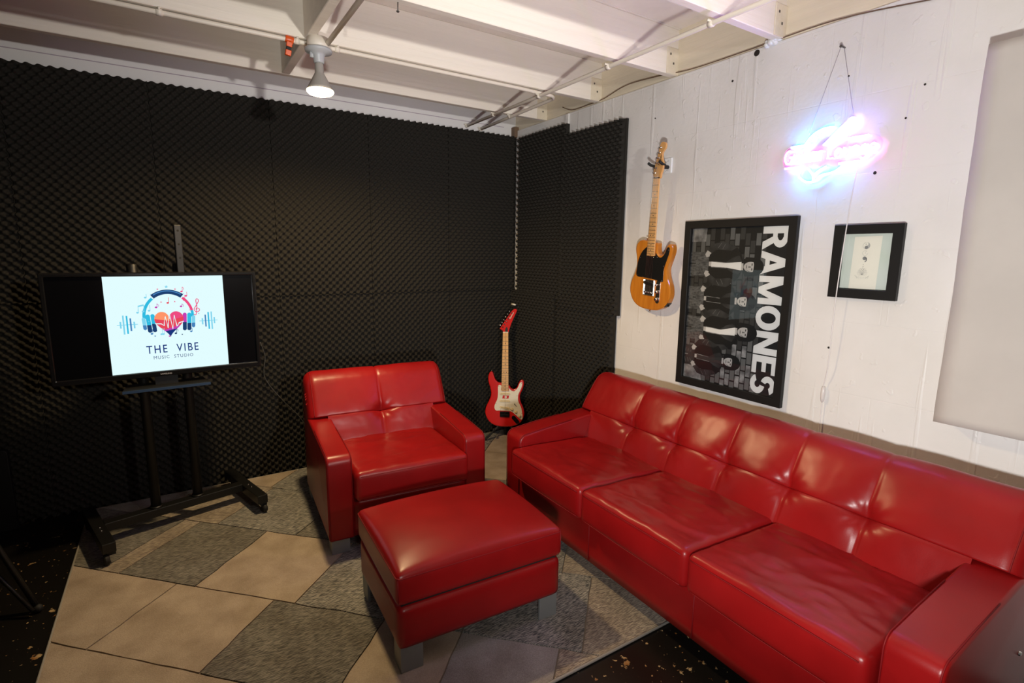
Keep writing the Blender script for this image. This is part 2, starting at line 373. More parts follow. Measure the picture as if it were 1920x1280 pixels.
# ------------------------------------------------------------------ room shell
XL, YR = -5.2, -6.4
ZC = 2.735
struct(boxobj('floor', XL, 0.3, YR, 0.3, -0.06, 0.0, M['floor']))
wall_back = struct(boxobj('wall_back', XL, 0.3, 0.02, 0.14, 0.0, ZC+0.06, M['wallboard']))
wall_right = struct(boxobj('wall_right', 0.0, 0.2, YR, 0.02, 0.0, 2.492, M['concrete']))
struct(boxobj('wall_left', XL-0.1, XL, YR, 0.14, 0.0, ZC+0.06, M['dim']))
struct(boxobj('wall_rear', XL-0.1, 0.3, YR-0.1, YR, 0.0, ZC+0.06, M['dim']))
ceiling = struct(boxobj('ceiling', XL-0.1, 0.3, YR-0.1, 0.14, ZC+0.03, ZC+0.12, M['ceilpaint']))
# deck boards run with the joists
y = 0.02; k = 0
dk = None
while y > -4.6:
    wd = 0.185
    if dk is None:
        dk = bpy.data.meshes.new('deck_board'); bm = bmesh.new(); box(bm, XL, 0.16, -wd+0.004, 0, 0, 0.026); bevel(bm, 0.002, 1); bm.to_mesh(dk); bm.free(); dk.materials.append(M['ceilpaint'])
    o = bpy.data.objects.new('deck_board', dk); COL.objects.link(o); o.parent = ceiling; o.location = (0, y, ZC+(0.003 if k % 3 == 1 else 0)); y -= wd; k += 1
jy = [-0.405, -1.005, -1.63, -2.25, -2.87, -3.49, -4.11, -4.73, -5.35]
bm = bmesh.new(); box(bm, XL, 0.03, 0, 0.043, 2.5, ZC); bevel(bm, 0.003, 1); jm = bpy.data.meshes.new('joist'); bmesh.ops.recalc_face_normals(bm, faces=bm.faces); bm.to_mesh(jm); bm.free(); jm.materials.append(M['joist'])
bm = bmesh.new(); box(bm, -0.075, 0.02, -0.006, 0.0, 2.5, 2.635); bevel(bm, 0.002, 1); cm = bpy.data.meshes.new('cleat'); bmesh.ops.recalc_face_normals(bm, faces=bm.faces); bm.to_mesh(cm); bm.free(); cm.materials.append(M['rim'])
nm = bpy.data.meshes.new('nail_head'); bm = bmesh.new(); box(bm, -0.004, 0.004, -0.002, 0.001, -0.005, 0.005); bm.to_mesh(nm); bm.free(); nm.materials.append(M['nail'])
for yy in jy:
    o = bpy.data.objects.new('joist', jm); COL.objects.link(o); o.parent = ceiling; o.location = (0, yy, 0)
    c = bpy.data.objects.new('cleat', cm); COL.objects.link(c); c.parent = o
    for (nx, nz) in ((-0.052, 2.60), (-0.026, 2.555)):
        q = bpy.data.objects.new('nail_head', nm); COL.objects.link(q); q.parent = o; q.location = (nx, -0.0065, nz)
# blocking between the joists beside the lamp
for (y0, y1) in ((-0.962, -0.405), (-1.587, -1.005), (-2.207, -1.63)):
    boxobj('blocking', -1.83, -1.787, y0, y1, 2.5, ZC, M['joist'], ceiling, 0.003, 1)
# rim board standing on the concrete wall
struct(boxobj('trim_1', 0.012, 0.05, YR, 0.02, 2.49, ZC, M['rim']))
struct(boxobj('trim_2', -0.03, 0.012, -0.03, 0.02, 2.44, 2.52, M['wire'], bev=0.003))
# concrete wall details: plugs and old anchor holes, the plaster step beside the foam
for (yy, zz, r) in ((-2.704, 1.856, 0.008), (-2.002, 2.379, 0.007), (-2.84, 2.16, 0.005), (-2.56, 2.26, 0.005), (-2.79, 2.05, 0.005), (-1.50, 2.30, 0.005), (-2.60, 1.12, 0.006), (-2.125, 2.474, 0.018)):
    bm = bmesh.new(); r *= 0.72; lathe(bm, [(r, 0), (r*1.15, 0.0015), (r*0.8, 0.0015)], 14)
    o = bobj('anchor_hole', bm, M['hole'], wall_right); o.matrix_world = Matrix.Translation((-0.0002, yy, zz)) @ Matrix.Rotation(-PI/2, 4, 'Y')
boxobj('plaster_step', -0.012, 0.0, -0.70, -0.662, 2.33, 2.49, M['concrete'], wall_right, 0.004)
bm = bmesh.new()
for i in range(16):
    c = Vector((-0.004+random.uniform(-0.012, 0.012), -2.17-0.004*i+random.uniform(-0.01, 0.01), 2.497+random.uniform(-0.008, 0.016)))
    bmesh.ops.create_icosphere(bm, subdivisions=2, radius=random.uniform(0.009, 0.018), matrix=Matrix.Translation(c))
bobj('foam_sealant', bm, M['white'], wall_right, True)
# pencil line on the wallboard
bm = bmesh.new(); box(bm, XL, -0.1, 0.0186, 0.02, 2.512, 2.5165); M['mauveline'] = mat('mauve_line', (0.42, 0.36, 0.42), 0.8); bobj('snapped_line', bm, M['mauveline'], wall_back)

# ------------------------------------------------------------------ egg-crate foam panels
def foam_mesh(wd, ht, ph=0.0, margin=0.0):
    P = 0.0458; st = P/8; nx = int(round(wd/st)); nz = int(round(ht/st))
    X = np.linspace(0, wd, nx+1); Z = np.linspace(0, ht, nz+1); GX, GZ = np.meshgrid(X, Z, indexing='ij')
    c = np.cos(2*PI*GX/P+ph)*np.cos(2*PI*GZ/P)
    H = 0.014+0.036*(0.5+0.5*np.sign(c)*np.abs(c)**0.8)
    if margin: H = np.where(GX > wd-margin, 0.016, H)
    co = np.stack([GX.ravel(), -H.ravel(), GZ.ravel()], 1)
    idx = np.arange((nx+1)*(nz+1)).reshape(nx+1, nz+1)
    q = np.stack([idx[:-1, :-1].ravel(), idx[1:, :-1].ravel(), idx[1:, 1:].ravel(), idx[:-1, 1:].ravel()], 1)
    border = np.concatenate([idx[:, 0], idx[-1, 1:], idx[::-1, -1][1:], idx[0, ::-1][1:-1]])
    bc = co[border].copy(); bc[:, 1] = 0; n0 = len(co); nb = len(border)
    co = np.concatenate([co, bc]); j = np.arange(nb); jn = (j+1) % nb
    sides = np.stack([border[jn], border[j], n0+j, n0+jn], 1)
    faces = np.concatenate([q, sides])
    me = bpy.data.meshes.new('foam_panel'); me.vertices.add(len(co)); me.vertices.foreach_set('co', co.ravel())
    me.loops.add(len(faces)*4); me.loops.foreach_set('vertex_index', faces.ravel()); me.polygons.add(len(faces))
    me.polygons.foreach_set('loop_start', np.arange(len(faces))*4)
    sm = np.ones(len(faces), bool); sm[len(q):] = False
    me.polygons.foreach_set('use_smooth', sm); me.update(calc_edges=True); me.validate(); me.materials.append(M['foam']); return me
fm = foam_mesh(0.607, 1.215); fm_edge = foam_mesh(0.607, 1.215, 0.0, 0.016)
def put(parent, x, z, me=None):
    o = bpy.data.objects.new('foam_panel', me or fm); COL.objects.link(o); o.parent = parent; return o
xs = [-0.612, -1.222, -1.848, -2.474, -3.10, -3.72, -4.34, -4.96]
for i, x in enumerate(xs):
    wx = ((xs[i-1] if i else -0.0)-x)/0.607
    for r in range(2):
        o = put(wall_back, 0, 0); o.location = (x, 0.019-0.002*((i+r) % 2), 0.002+r*1.2215)
        o.scale = (wx*1.0005, 1, 1.222/1.215*1.0005)
RM = Matrix.Rotation(-PI/2, 4, 'Z')
for (y0, z0, off) in ((-0.012, 0.0, 0), (-0.098, 1.203, 0), (-0.652, -0.03, 0.004), (-0.682, 1.125, 0.004)):
    o = put(wall_right, 0, 0, fm_edge if y0 < -0.5 else fm); o.matrix_world = Matrix.Translation((-0.001-off, y0, max(z0, 0.002))) @ RM

# ------------------------------------------------------------------ soft furniture
def grid_mesh(name, P, m, parent, closed_u=False, smooth=True):
    """P: array (nu, nt, 3)"""
    nu, nt, _ = P.shape; idx = np.arange(nu*nt).reshape(nu, nt)
    q = np.stack([idx[:-1, :-1].ravel(), idx[1:, :-1].ravel(), idx[1:, 1:].ravel(), idx[:-1, 1:].ravel()], 1)
    me = bpy.data.meshes.new(name); me.from_pydata(P.reshape(-1, 3).tolist(), [], q.tolist()); me.materials.append(m)
    return link(name, me, None, parent, smooth)
def fbm(x, y, z=0.0, oc=3):
    v = 0; a = 1
    for i in range(oc): v += a*noise.noise(Vector((x, y, z))); x *= 2.1; y *= 2.1; a *= 0.5
    return v
def rbox(name, x0, x1, y0, y1, z0, z1, r, m, parent, nx=24, ny=24, nz=6, crown=0.0, wrinkle=0.0, wseed=0.0, wscale=(4.5, 7.5), slope=0.0, belly=0.0, dent=None):
    """rounded, crowned cushion"""
    bm = bmesh.new(); hx, hy, hz = (x1-x0)/2, (y1-y0)/2, (z1-z0)/2; c = Vector(((x0+x1)/2, (y0+y1)/2, (z0+z1)/2)); vd = {}
    def warp(n, i):                               # denser samples near the rounded rims
        t = i/n*2-1; return math.copysign(abs(t)**0.75, t)
    def V(a, b, d):
        key = (round(a, 6), round(b, 6), round(d, 6))
        if key in vd: return vd[key]
        p = Vector((a*hx, b*hy, d*hz)); q = Vector((max(-hx+r, min(hx-r, p.x)), max(-hy+r, min(hy-r, p.y)), max(-hz+r, min(hz-r, p.z))))
        dlt = p-q
        if dlt.length > 1e-9: p = q+dlt.normalized()*r
        fx, fy = 1-(p.x/hx)**2, 1-(p.y/hy)**2
        fx, fy = max(fx, 0), max(fy, 0)
        if p.z > 0:
            tz = min(1, p.z/max(hz-r*0.5, 1e-4))
            p.z += crown*(fx**0.5)*(fy**0.5)*tz
            if wrinkle: 
                wv = fbm(p.x*wscale[0]+wseed, p.y*wscale[1]+wseed*2.3, wseed)
                wv += 0.7*(1-abs(fbm(p.x*wscale[0]*1.3+wseed+9, p.y*wscale[1]*1.7, 3.1, 2)))**3
                p.z += wrinkle*wv*tz*(fx*fy)**0.35
            if dent:
                for (dx, dy, dr, dd) in dent:
                    e = ((p.x-dx)/dr)**2+((p.y-dy)/dr)**2; p.z -= dd*math.exp(-e)*tz
        if belly:
            s = 1-(p.z/hz)**2 if abs(p.z) < hz else 0
            p.y -= belly*s*fx*(1 if b < 0 else 0)*(1 if b < -0.5 else 0)
            p.x += belly*s*fy*a*0.5
        p.z += slope*(p.y/hy)
        vd[key] = bm.verts.new(p+c); return vd[key]
    gx = [warp(nx, i) for i in range(nx+1)]; gy = [warp(ny, i) for i in range(ny+1)]; gz = [warp(nz, i) for i in range(nz+1)]
    def face(l):
        try: bm.faces.new(l)
        except ValueError: pass
    for i in range(nx):
        for j in range(ny):
            face([V(gx[i], gy[j], 1), V(gx[i+1], gy[j], 1), V(gx[i+1], gy[j+1], 1), V(gx[i], gy[j+1], 1)])
            face([V(gx[i], gy[j], -1), V(gx[i], gy[j+1], -1), V(gx[i+1], gy[j+1], -1), V(gx[i+1], gy[j], -1)])
    for i in range(nx):
        for k in range(nz):
            face([V(gx[i], -1, gz[k]), V(gx[i+1], -1, gz[k]), V(gx[i+1], -1, gz[k+1]), V(gx[i], -1, gz[k+1])])
            face([V(gx[i], 1, gz[k]), V(gx[i], 1, gz[k+1]), V(gx[i+1], 1, gz[k+1]), V(gx[i+1], 1, gz[k])])
    for j in range(ny):
        for k in range(nz):
            face([V(-1, gy[j], gz[k]), V(-1, gy[j], gz[k+1]), V(-1, gy[j+1], gz[k+1]), V(-1, gy[j+1], gz[k])])
            face([V(1, gy[j], gz[k]), V(1, gy[j+1], gz[k]), V(1, gy[j+1], gz[k+1]), V(1, gy[j], gz[k+1])])
    return bobj(name, bm, m, parent, True)
def arm(name, u0, u1, zb, ha, hb, da, dr, parent, r=0.045):
    """arm: side profile in (v,z) with a rounded front top edge, extruded and softened"""
    prof = [(0.004, zb), (0.0, zb+0.01)]
    prof += [(r-r*math.cos(a), ha-r+r*math.sin(a)) for a in [PI/2*i/8 for i in range(9)]]
    prof += [(da*0.35, ha+(hb-ha)*0.35), (da*0.7, ha+(hb-ha)*0.7), (da, hb), (da+0.12, hb), (dr, hb), (dr, zb)]
    n = 6; rb = 0.014; bm = bmesh.new(); rings = []
    P = [Vector(p) for p in prof]; m = len(P); cen = Vector((0.35, 0.33))
    def ring(u, d):
        out = []
        for i in range(m):
            t = P[(i+1) % m]-P[i-1]; t.normalize(); nn = Vector((t.y, -t.x)); q = P[i]+nn*d
            out.append(bm.verts.new((u, q.x, q.y)))
        return out
    for k in range(n+1):
        b = PI/2*k/n; rings.append(ring(u0+rb*(1-math.cos(b)), rb*(1-math.sin(b))))
    for k in range(n, -1, -1):
        b = PI/2*k/n; rings.append(ring(u1-rb*(1-math.cos(b)), rb*(1-math.sin(b))))
    for A, B in zip(rings, rings[1:]):
        for i in range(m): bm.faces.new((A[i], A[(i+1) % m], B[(i+1) % m], B[i]))
    bm.faces.new(rings[0]); bm.faces.new(list(reversed(rings[-1])))
    o = bobj(name, bm, M['leather'], parent, True)
    for s, u in ((0, u0+0.006), (1, u1-0.006)):      # stitched seams along both top rims
        pts = [(u, p[0]-0.000 if i < 10 else p[0], p[1]) for i, p in enumerate(prof[:13])]
        pts = [(u, v+(0.004 if j > 9 else -0.0005)*0, z+0.0) for j, (_, v, z) in enumerate(pts)]
        tubeobj('seam', [(u, v-0.0005, z+0.0008) for (u, v, z) in pts[1:]], 0.0022, M['piping'], o, 6)
    return o
def profile_interp(P, n):
    P = spline(P, 12, closed=False); d = [0]
    for a, b in zip(P, P[1:]): d.append(d[-1]+(b-a).length)
    out = []; k = 0
    for i in range(n+1):
        s = d[-1]*i/n
        while k < len(d)-2 and d[k+1] < s: k += 1
        t = (s-d[k])/max(1e-9, d[k+1]-d[k]); out.append(P[k].lerp(P[k+1], t))
    return out, d[-1]
def seat_piece(kind, label, cat, mw, W, aw, ncush, seams, ha, hb_arm, zcrest, da, vseat, zseat_f, zseat_b, D, zb, seed, rugleg=lambda u, v: 0.0127):
    T = thing(kind, label, cat, mw=mw)
    arm('arm', 0, aw, zb, ha, hb_arm, da, D-0.06, T); arm('arm', W-aw, W, zb, ha, hb_arm, da, D-0.06, T)
    # base rail
    base = rbox('base', aw-0.004, W-aw+0.004, 0.002, D-0.08, zb+0.004, zseat_f-0.15, 0.005, M['leather'], T, max(12, int(W*14)), 6, 4)
    n = (W-2*aw)/ncush
    for k in range(1, ncush):
        u = aw+n*k
        tubeobj('seam', [(u, 0.001, zb+0.01), (u, 0.001, zseat_f-0.17)], 0.002, M['piping'], base, 6)
    # seat cushions
    for k in range(ncush):
        u0, u1 = aw+n*k+0.002, aw+n*(k+1)-0.002
        c = rbox('seat_cushion', u0, u1, -0.062, vseat+0.05, zseat_f-0.158, zseat_f-0.006, 0.024, M['leather'], T, 40, 44, 8, crown=0.014, wrinkle=0.0095, wseed=seed+3.7*k, slope=(zseat_b-zseat_f)/2, belly=0.006,
                 dent=[(0.0, 0.05, 0.16, 0.008)])
        zt = zseat_f-0.006-(zseat_b-zseat_f)/2-0.012; zl = zseat_f-0.158-(zseat_b-zseat_f)/2+0.014
        tubeobj('seam', [(u0+0.02+(u1-u0-0.04)*i/20, -0.0635-0.005*(1-(2*i/20-1)**2), zt-0.006+0.004*(1-(2*i/20-1)**2)) for i in range(21)], 0.0018, M['piping'], c, 6)
        tubeobj('seam', [(u0+0.02+(u1-u0-0.04)*i/20, -0.0615-0.005*(1-(2*i/20-1)**2), zl) for i in range(21)], 0.0018, M['piping'], c, 6)
    # tufted back
    zs = hb_arm+0.003; vs_ = da+0.022
    lowP, lowL = profile_interp([(vseat-0.01, zseat_b-0.06), (vseat+0.005, zseat_b), (vs_-0.035, (zseat_b+zs)/2), (vs_, zs)], 34)
    upP, upL = profile_interp([(vs_, zs), (vs_+0.045, zs+(zcrest-zs)*0.42), (vs_+0.092, zs+(zcrest-zs)*0.80), (vs_+0.135, zcrest-0.006), (vs_+0.175, zcrest), (vs_+0.213, zcrest-0.02), (D-0.005, zcrest-0.075), (D, zcrest-0.16), (D, zs-0.05)], 84)
    def back(name, u0, u1, prof, Ltot, upper):
        nu = int((u1-u0)/0.0085); nt = len(prof)-1; P = np.zeros((nu+1, nt+1, 3)); us = [u0+(u1-u0)*i/nu for i in range(nu+1)]
        edges = [aw]+list(seams)+[W-aw]
        for j, p in enumerate(prof):
            a = prof[max(j-1, 0)]; b = prof[min(j+1, nt)]; t = (b-a).normalized(); nv, nz = -t.y, t.x
            s = Ltot*j/nt; ds = s if upper else Ltot-s          # distance from the horizontal seam
            for i, u in enumerate(us):
                du = min([abs(u-x) for x in seams]) if seams else 9
                # which pillow
                k = 0
                while k < len(edges)-2 and u > edges[k+1]: k += 1
                c0, c1 = edges[k], edges[k+1]
                q = max(0.0, min(1.0, (u-c0)/(c1-c0)))
                if k == 0: q = max(q, 0.5)                    # the end pillows run on over the arms
                if k == len(edges)-2: q = min(q, 0.5)
                pil = (1-abs(2*q-1)**2.6)
                near = math.exp(-(ds/0.13)**2); pin = math.exp(-(du/0.07)**2); crease = math.exp(-ds/0.03)*(0.06+0.60*pin)
                fade = math.exp(-max(0, s-0.22)/0.10) if (upper and s > 0.22) else 1.0
                low = 1.0 if upper else 1-math.exp(-s/0.05)
                B = ((0.007+0.015*near)*pil*low+0.007)*fade*(1-crease)
                tuft = math.exp(-(du/0.034)**2-(ds/0.034)**2)
                g = math.exp(-(du/0.005)**1.3)*(0.004+0.007*near)*(1 if s < 0.34 or not upper else math.exp(-(s-0.34)/0.05))
                hs = (0.0022+0.004*pin)*math.exp(-ds/0.005) if (aw-0.01 < u < W-aw+0.01) else 0
                rad = math.hypot(du, ds); wr = 0.0
                if rad < 0.14:
                    ang = math.atan2(ds, u-min(seams, key=lambda x: abs(u-x)))
                    wr = 0.0013*math.sin(ang*9+seed)*math.exp(-((rad-0.05)/0.035)**2)
                wr += 0.0022*fbm(u*7+seed, s*7, seed)
                d = B-0.020*tuft-g-hs+wr
                # rounded ends
                e = min(u-u0, u1-u)
                if upper:
                    R = 0.06
                    if e < R: d -= R-math.sqrt(max(0, R*R-(R-e)**2))
                P[i, j] = (u, p.x+nv*d, p.y+nz*d)
        return P
    Pu = back('back', 0.0, W, upP, upL, True); Pl = back('back', aw-0.02, W-aw+0.02, lowP, lowL, False)
    o = grid_mesh('back_upper', Pu, M['leather'], T)
    bm = bmesh.new(); bm.from_mesh(o.data); bm.verts.ensure_lookup_table(); nu, nt = Pu.shape[:2]
    for i in (0, nu-1):
        vs = [bm.verts[i*nt+j] for j in range(nt)]
        try:
            f = bm.faces.new(vs); bmesh.ops.triangulate(bm, faces=[f])
        except ValueError: pass
    # underside of the wings where they sit on the arms, and the rear
    vs = [bm.verts[i*nt] for i in range(nu)]+[bm.verts[i*nt+nt-1] for i in range(nu-1, -1, -1)]
    for i in range(nu-1): bm.faces.new((bm.verts[i*nt], bm.verts[i*nt+nt-1], bm.verts[(i+1)*nt+nt-1], bm.verts[(i+1)*nt]))
    bmesh.ops.recalc_face_normals(bm, faces=bm.faces); bm.to_mesh(o.data); bm.free(); o.data.polygons.foreach_set('use_smooth', [True]*len(o.data.polygons))
    # piping on the two end faces
    for i in (4, nu-5):
        pts = [tuple(Pu[i, j]) for j in range(0, nt-18, 2)]
        tubeobj('seam', pts, 0.0024, M['piping'], o, 6)
    grid_mesh('back_lower', Pl, M['leather'], T)
    bm = bmesh.new(); box(bm, 0.012, W-0.012, D-0.09, D-0.012, zb+0.01, zs+0.04); bevel(bm, 0.01, 2); bobj('back_frame', bm, M['leather'], T)
    for (u, v) in ((0.012, 0.018), (W-0.102, 0.018), (0.012, D-0.11), (W-0.102, D-0.11)):
        bm = bmesh.new(); z0_ = rugleg(u, v); box(bm, u, u+0.09, v, v+0.014, z0_, zb+0.012); ux = u if u < W/2 else u+0.078
        box(bm, ux, ux+0.012, v+0.014, v+0.085, z0_, zb+0.012); bevel(bm, 0.0015, 1); bobj('leg', bm, M['steel'], T)
    return T
def rz(x, y, yaw): return Matrix.Translation((x, y, 0.0)) @ Matrix.Rotation(yaw, 4, 'Z')
RUGZ = 0.0
SW, SAW = 2.072, 0.14; sn = (SW-2*SAW)/6
sofa = seat_piece('sofa', 'long red leather three-seat sofa with tufted back along the white wall', 'sofa', rz(-0.892, -1.335, -1.581), SW, SAW, 3, [SAW+sn*k for k in range(1, 6)],
    0.527, 0.575, 0.785, 0.52, 0.47, 0.462, 0.437, 0.80, 0.092, 1.3, rugleg=lambda u, v: 0.0127 if u < 1 else 0.0)
bm = bmesh.new(); lathe(bm, [(0.0, 0.0), (0.008, 0.001), (0.007, 0.006), (0, 0.008)], 12); o = bobj('bolt', bm, M['chrome'], sofa); o.matrix_local = Matrix.Translation((SW-0.001, 0.62, 0.30)) @ Matrix.Rotation(PI/2, 4, 'Y')
CW, CAW = 0.852, 0.125
chair = seat_piece('armchair', 'red leather armchair with one tuft in the back, facing the ottoman', 'armchair', rz(-1.884, -1.279, -0.071), CW, CAW, 1, [CW/2],
    0.53, 0.558, 0.80, 0.56, 0.50, 0.445, 0.425, 0.84, 0.092, 5.1)
OT = thing('ottoman', 'red leather ottoman on flat steel legs in front of the armchair', 'ottoman', mw=rz(-1.866, -2.179, -0.048))
OW, OD = 0.70, 0.558
cu = rbox('cushion', 0, OW, 0, OD, 0.284, 0.404, 0.020, M['leather'], OT, 44, 40, 8, crown=0.052, wrinkle=0.0015, wseed=8.2, wscale=(3, 3), belly=0.004)
zz = 0.392
loop = [(0.012+(OW-0.024)*i/24, 0.001, zz) for i in range(25)]+[(OW-0.001, 0.012+(OD-0.024)*i/20, zz) for i in range(21)]+[(OW-0.012-(OW-0.024)*i/24, OD-0.001, zz) for i in range(25)]+[(0.001, OD-0.012-(OD-0.024)*i/20, zz) for i in range(21)]
tubeobj('seam', loop, 0.0024, M['piping'], cu, 6, closed=True)
for (u, v) in ((0.006, 0.006), (OW-0.006, 0.006), (0.006, OD-0.006), (OW-0.006, OD-0.006)):
    tubeobj('seam', [(u, v, 0.298), (u, v, 0.388)], 0.0024, M['piping'], cu, 6)
rbox('base', 0.004, OW-0.004, 0.004, OD-0.004, 0.108, 0.276, 0.018, M['leather'], OT, 20, 16, 6, belly=0.003)
boxobj('inner_frame', 0.02, OW-0.02, 0.02, OD-0.02, 0.25, 0.30, M['void'], OT)
for (u, v, sx, sy) in ((0.012, 0.012, 1, 1), (OW-0.012, 0.012, -1, 1), (0.012, OD-0.012, 1, -1), (OW-0.012, OD-0.012, -1, -1)):
    bm = bmesh.new(); a, b = sorted((u, u+sx*0.085)); c, d = sorted((v, v+sy*0.012)); box(bm, a, b, c, d, 0.0127, 0.115)
    a, b = sorted((u, u+sx*0.012)); c, d = sorted((v+sy*0.012, v+sy*0.08)); box(bm, a, b, c, d, 0.0127, 0.115); bevel(bm, 0.0015, 1); bobj('leg', bm, M['steel'], OT)

# ------------------------------------------------------------------ rug: carved pile patches on a backing
rug = thing('area_rug', 'grey and beige geometric patchwork rug under the red seating', 'rug', (-1.5, -1.25, 0))
RX0, RX1, RY0, RY1 = -2.95, -0.10, -2.478, -0.045
boxobj('backing', RX0-(-1.5), RX1+1.5, RY0+1.25, RY1+1.25, 0.001, 0.007, M['rug_base'], rug)
def clip(poly, x0, x1, y0, y1):
    def cl(P, f, inter):
        out = []
        for i in range(len(P)):
            a, b = P[i-1], P[i]
            if f(b):
                if not f(a): out.append(inter(a, b))
                out.append(b)
            elif f(a): out.append(inter(a, b))
        return out
    for (ax, v, sgn) in ((0, x0, 1), (0, x1, -1), (1, y0, 1), (1, y1, -1)):
        f = lambda p: (p[ax]-v)*sgn >= 0
        def inter(a, b):
            t = (v-a[ax])/(b[ax]-a[ax]); return (a[0]+t*(b[0]-a[0]), a[1]+t*(b[1]-a[1]))
        if not poly: break
        poly = cl(poly, f, inter)
    return poly
strips = [(-5.6, -4.25, [(-9, -0.2, 'rug_beige'), (-0.2, 0.52, 'rug_grey'), (0.52, 9, 'rug_mauve')]),
          (-4.25, -3.655, [(-9, -1.40, 'rug_beige'), (-1.40, -0.69, 'rug_beige'), (-0.69, 0.05, 'rug_dark'), (0.05, 0.52, 'rug_beige'), (0.52, 1.077, 'rug_mauve'), (1.077, 9, 'rug_tan')]),
          (-3.655, -2.95, [(-9, -2.02, 'rug_dark'), (-2.02, -1.87, 'rug_tan'), (-1.87, -1.27, 'rug_dark'), (-1.27, -0.55, 'rug_beige'), (-0.55, 0.04, 'rug_grey'), (0.04, 0.52, 'rug_dark'), (0.52, 1.20, 'rug_grey'), (1.20, 9, 'rug_tan')]),
          (-2.95, -2.27, [(-9, -2.35, 'rug_mauve'), (-2.35, -1.72, 'rug_tan'), (-1.72, -1.02, 'rug_grey'), (-1.02, -0.6, 'rug_dark'), (-0.6, 0.3, 'rug_grey'), (0.3, 1.0, 'rug_grey'), (1.0, 9, 'rug_tan')]),
          (-2.27, -1.6, [(-9, -1.75, 'rug_beige'), (-1.75, -1.05, 'rug_grey'), (-1.05, -0.3, 'rug_tan'), (-0.3, 0.4, 'rug_dark'), (0.4, 9, 'rug_grey')]),
          (-1.6, -0.93, [(-9, -0.9, 'rug_tan'), (-0.9, -0.25, 'rug_grey'), (-0.25, 0.3, 'rug_beige'), (0.3, 9, 'rug_dark')]),
          (-0.93, 0.3, [(-9, -0.1, 'rug_grey'), (-0.1, 9, 'rug_beige')])]
G = 0.0030
for (s0, s1, cells) in strips:
    for (d0, d1, mn) in cells:
        g = G*1.41
        pts = [((s+d)/2, (s-d)/2) for s, d in ((s0+g, d0+g), (s1-g, d0+g), (s1-g, d1-g), (s0+g, d1-g))]
        # slight waver of the carved line along each side
        P = []
        for i in range(4):
            a, b = pts[i], pts[(i+1) % 4]; L_ = math.hypot(b[0]-a[0], b[1]-a[1]); n = max(1, min(60, int(L_/0.06)))
            for k in range(n):
                x = a[0]+(b[0]-a[0])*k/n; y = a[1]+(b[1]-a[1])*k/n
                P.append((x+0.007*noise.noise(Vector((x*9, y*9, 1))), y+0.007*noise.noise(Vector((x*9, y*9, 5)))))
        P = clip(P, RX0+0.004, RX1-0.004, RY0+0.004, RY1-0.004)
        Q = []
        for p in P:
            if not Q or math.hypot(p[0]-Q[-1][0], p[1]-Q[-1][1]) > 1e-4: Q.append(p)
        if len(Q) > 2 and math.hypot(Q[0][0]-Q[-1][0], Q[0][1]-Q[-1][1]) < 1e-4: Q.pop()
        if len(Q) < 3: continue
        ar = abs(sum(Q[i][0]*Q[(i+1) % len(Q)][1]-Q[(i+1) % len(Q)][0]*Q[i][1] for i in range(len(Q))))/2
        if ar < 4e-4: continue
        bm = bmesh.new(); f0, f1 = prism(bm, [(x+1.5, y+1.25) for x, y in Q], 0.005, 0.0125); bmesh.ops.triangulate(bm, faces=[f0, f1])
        bobj('pile_patch', bm, M[mn], rug)
bm = bmesh.new(); loop = [(RX0, RY0), (RX1, RY0), (RX1, RY1), (RX0, RY1)]
for i in range(4):
    a, b = loop[i], loop[(i+1) % 4]; tube(bm, [(a[0]+1.5, a[1]+1.25, 0.007), (b[0]+1.5, b[1]+1.25, 0.007)], 0.006, 8)
bobj('bound_edge', bm, mat('rug_binding', (0.33, 0.31, 0.28), 0.9), rug, True)

# ------------------------------------------------------------------ television stand and television
ST = thing('tv_stand', 'black steel rolling television stand with two round posts', 'stand', (-2.51, -0.455, 0.0125), (0, 0, 0.25))
fb = boxobj('crossbar', -0.335, 0.335, -0.03, 0.03, 0.07, 0.115, M['blacksteel'], ST, 0.003)
for s in (-1, 1):
    ft = boxobj('foot', s*0.36-0.028, s*0.36+0.028, -0.26, 0.27, 0.062, 0.112, M['blacksteel'], ST, 0.003)
    for v in (-0.23, 0.24):
        bm = bmesh.new(); lathe(bm, [(0.0, -0.011), (0.022, -0.011), (0.026, -0.006), (0.026, 0.006), (0.022, 0.011), (0, 0.011)], 20)
        bmesh.ops.rotate(bm, verts=bm.verts, cent=(0, 0, 0), matrix=Matrix.Rotation(PI/2, 3, 'Y')); bmesh.ops.translate(bm, verts=bm.verts, vec=(s*0.36+s*0.012, v-0.012, 0.0265)); 
        box(bm, s*0.36-0.008, s*0.36+0.026, v-0.018, v+0.012, 0.045, 0.064)
        bobj('caster', bm, M['rubber'], ft)
    bm = bmesh.new()
    for v in (-0.05, -0.095): lathe(bm, [(0.006, 0.112), (0.006, 0.1155), (0, 0.1165)], 10, s*0.36, v)
    split(bobj('bolt', bm, M['chrome'], ft, True))
    top = 1.43
    bm = bmesh.new(); lathe(bm, [(0.024, 0.112), (0.024, top-0.006), (0.02, top), (0, top)], 20, s*0.102, 0.0); lathe(bm, [(0.03, 0.112), (0.03, 0.125)], 20, s*0.102, 0.0); bobj('post', bm, M['blacksteel'], ST, True)
boxobj('mount_plate', -0.17, 0.17, -0.038, -0.026, 1.08, 1.2, M['blacksteel'], ST, 0.003)
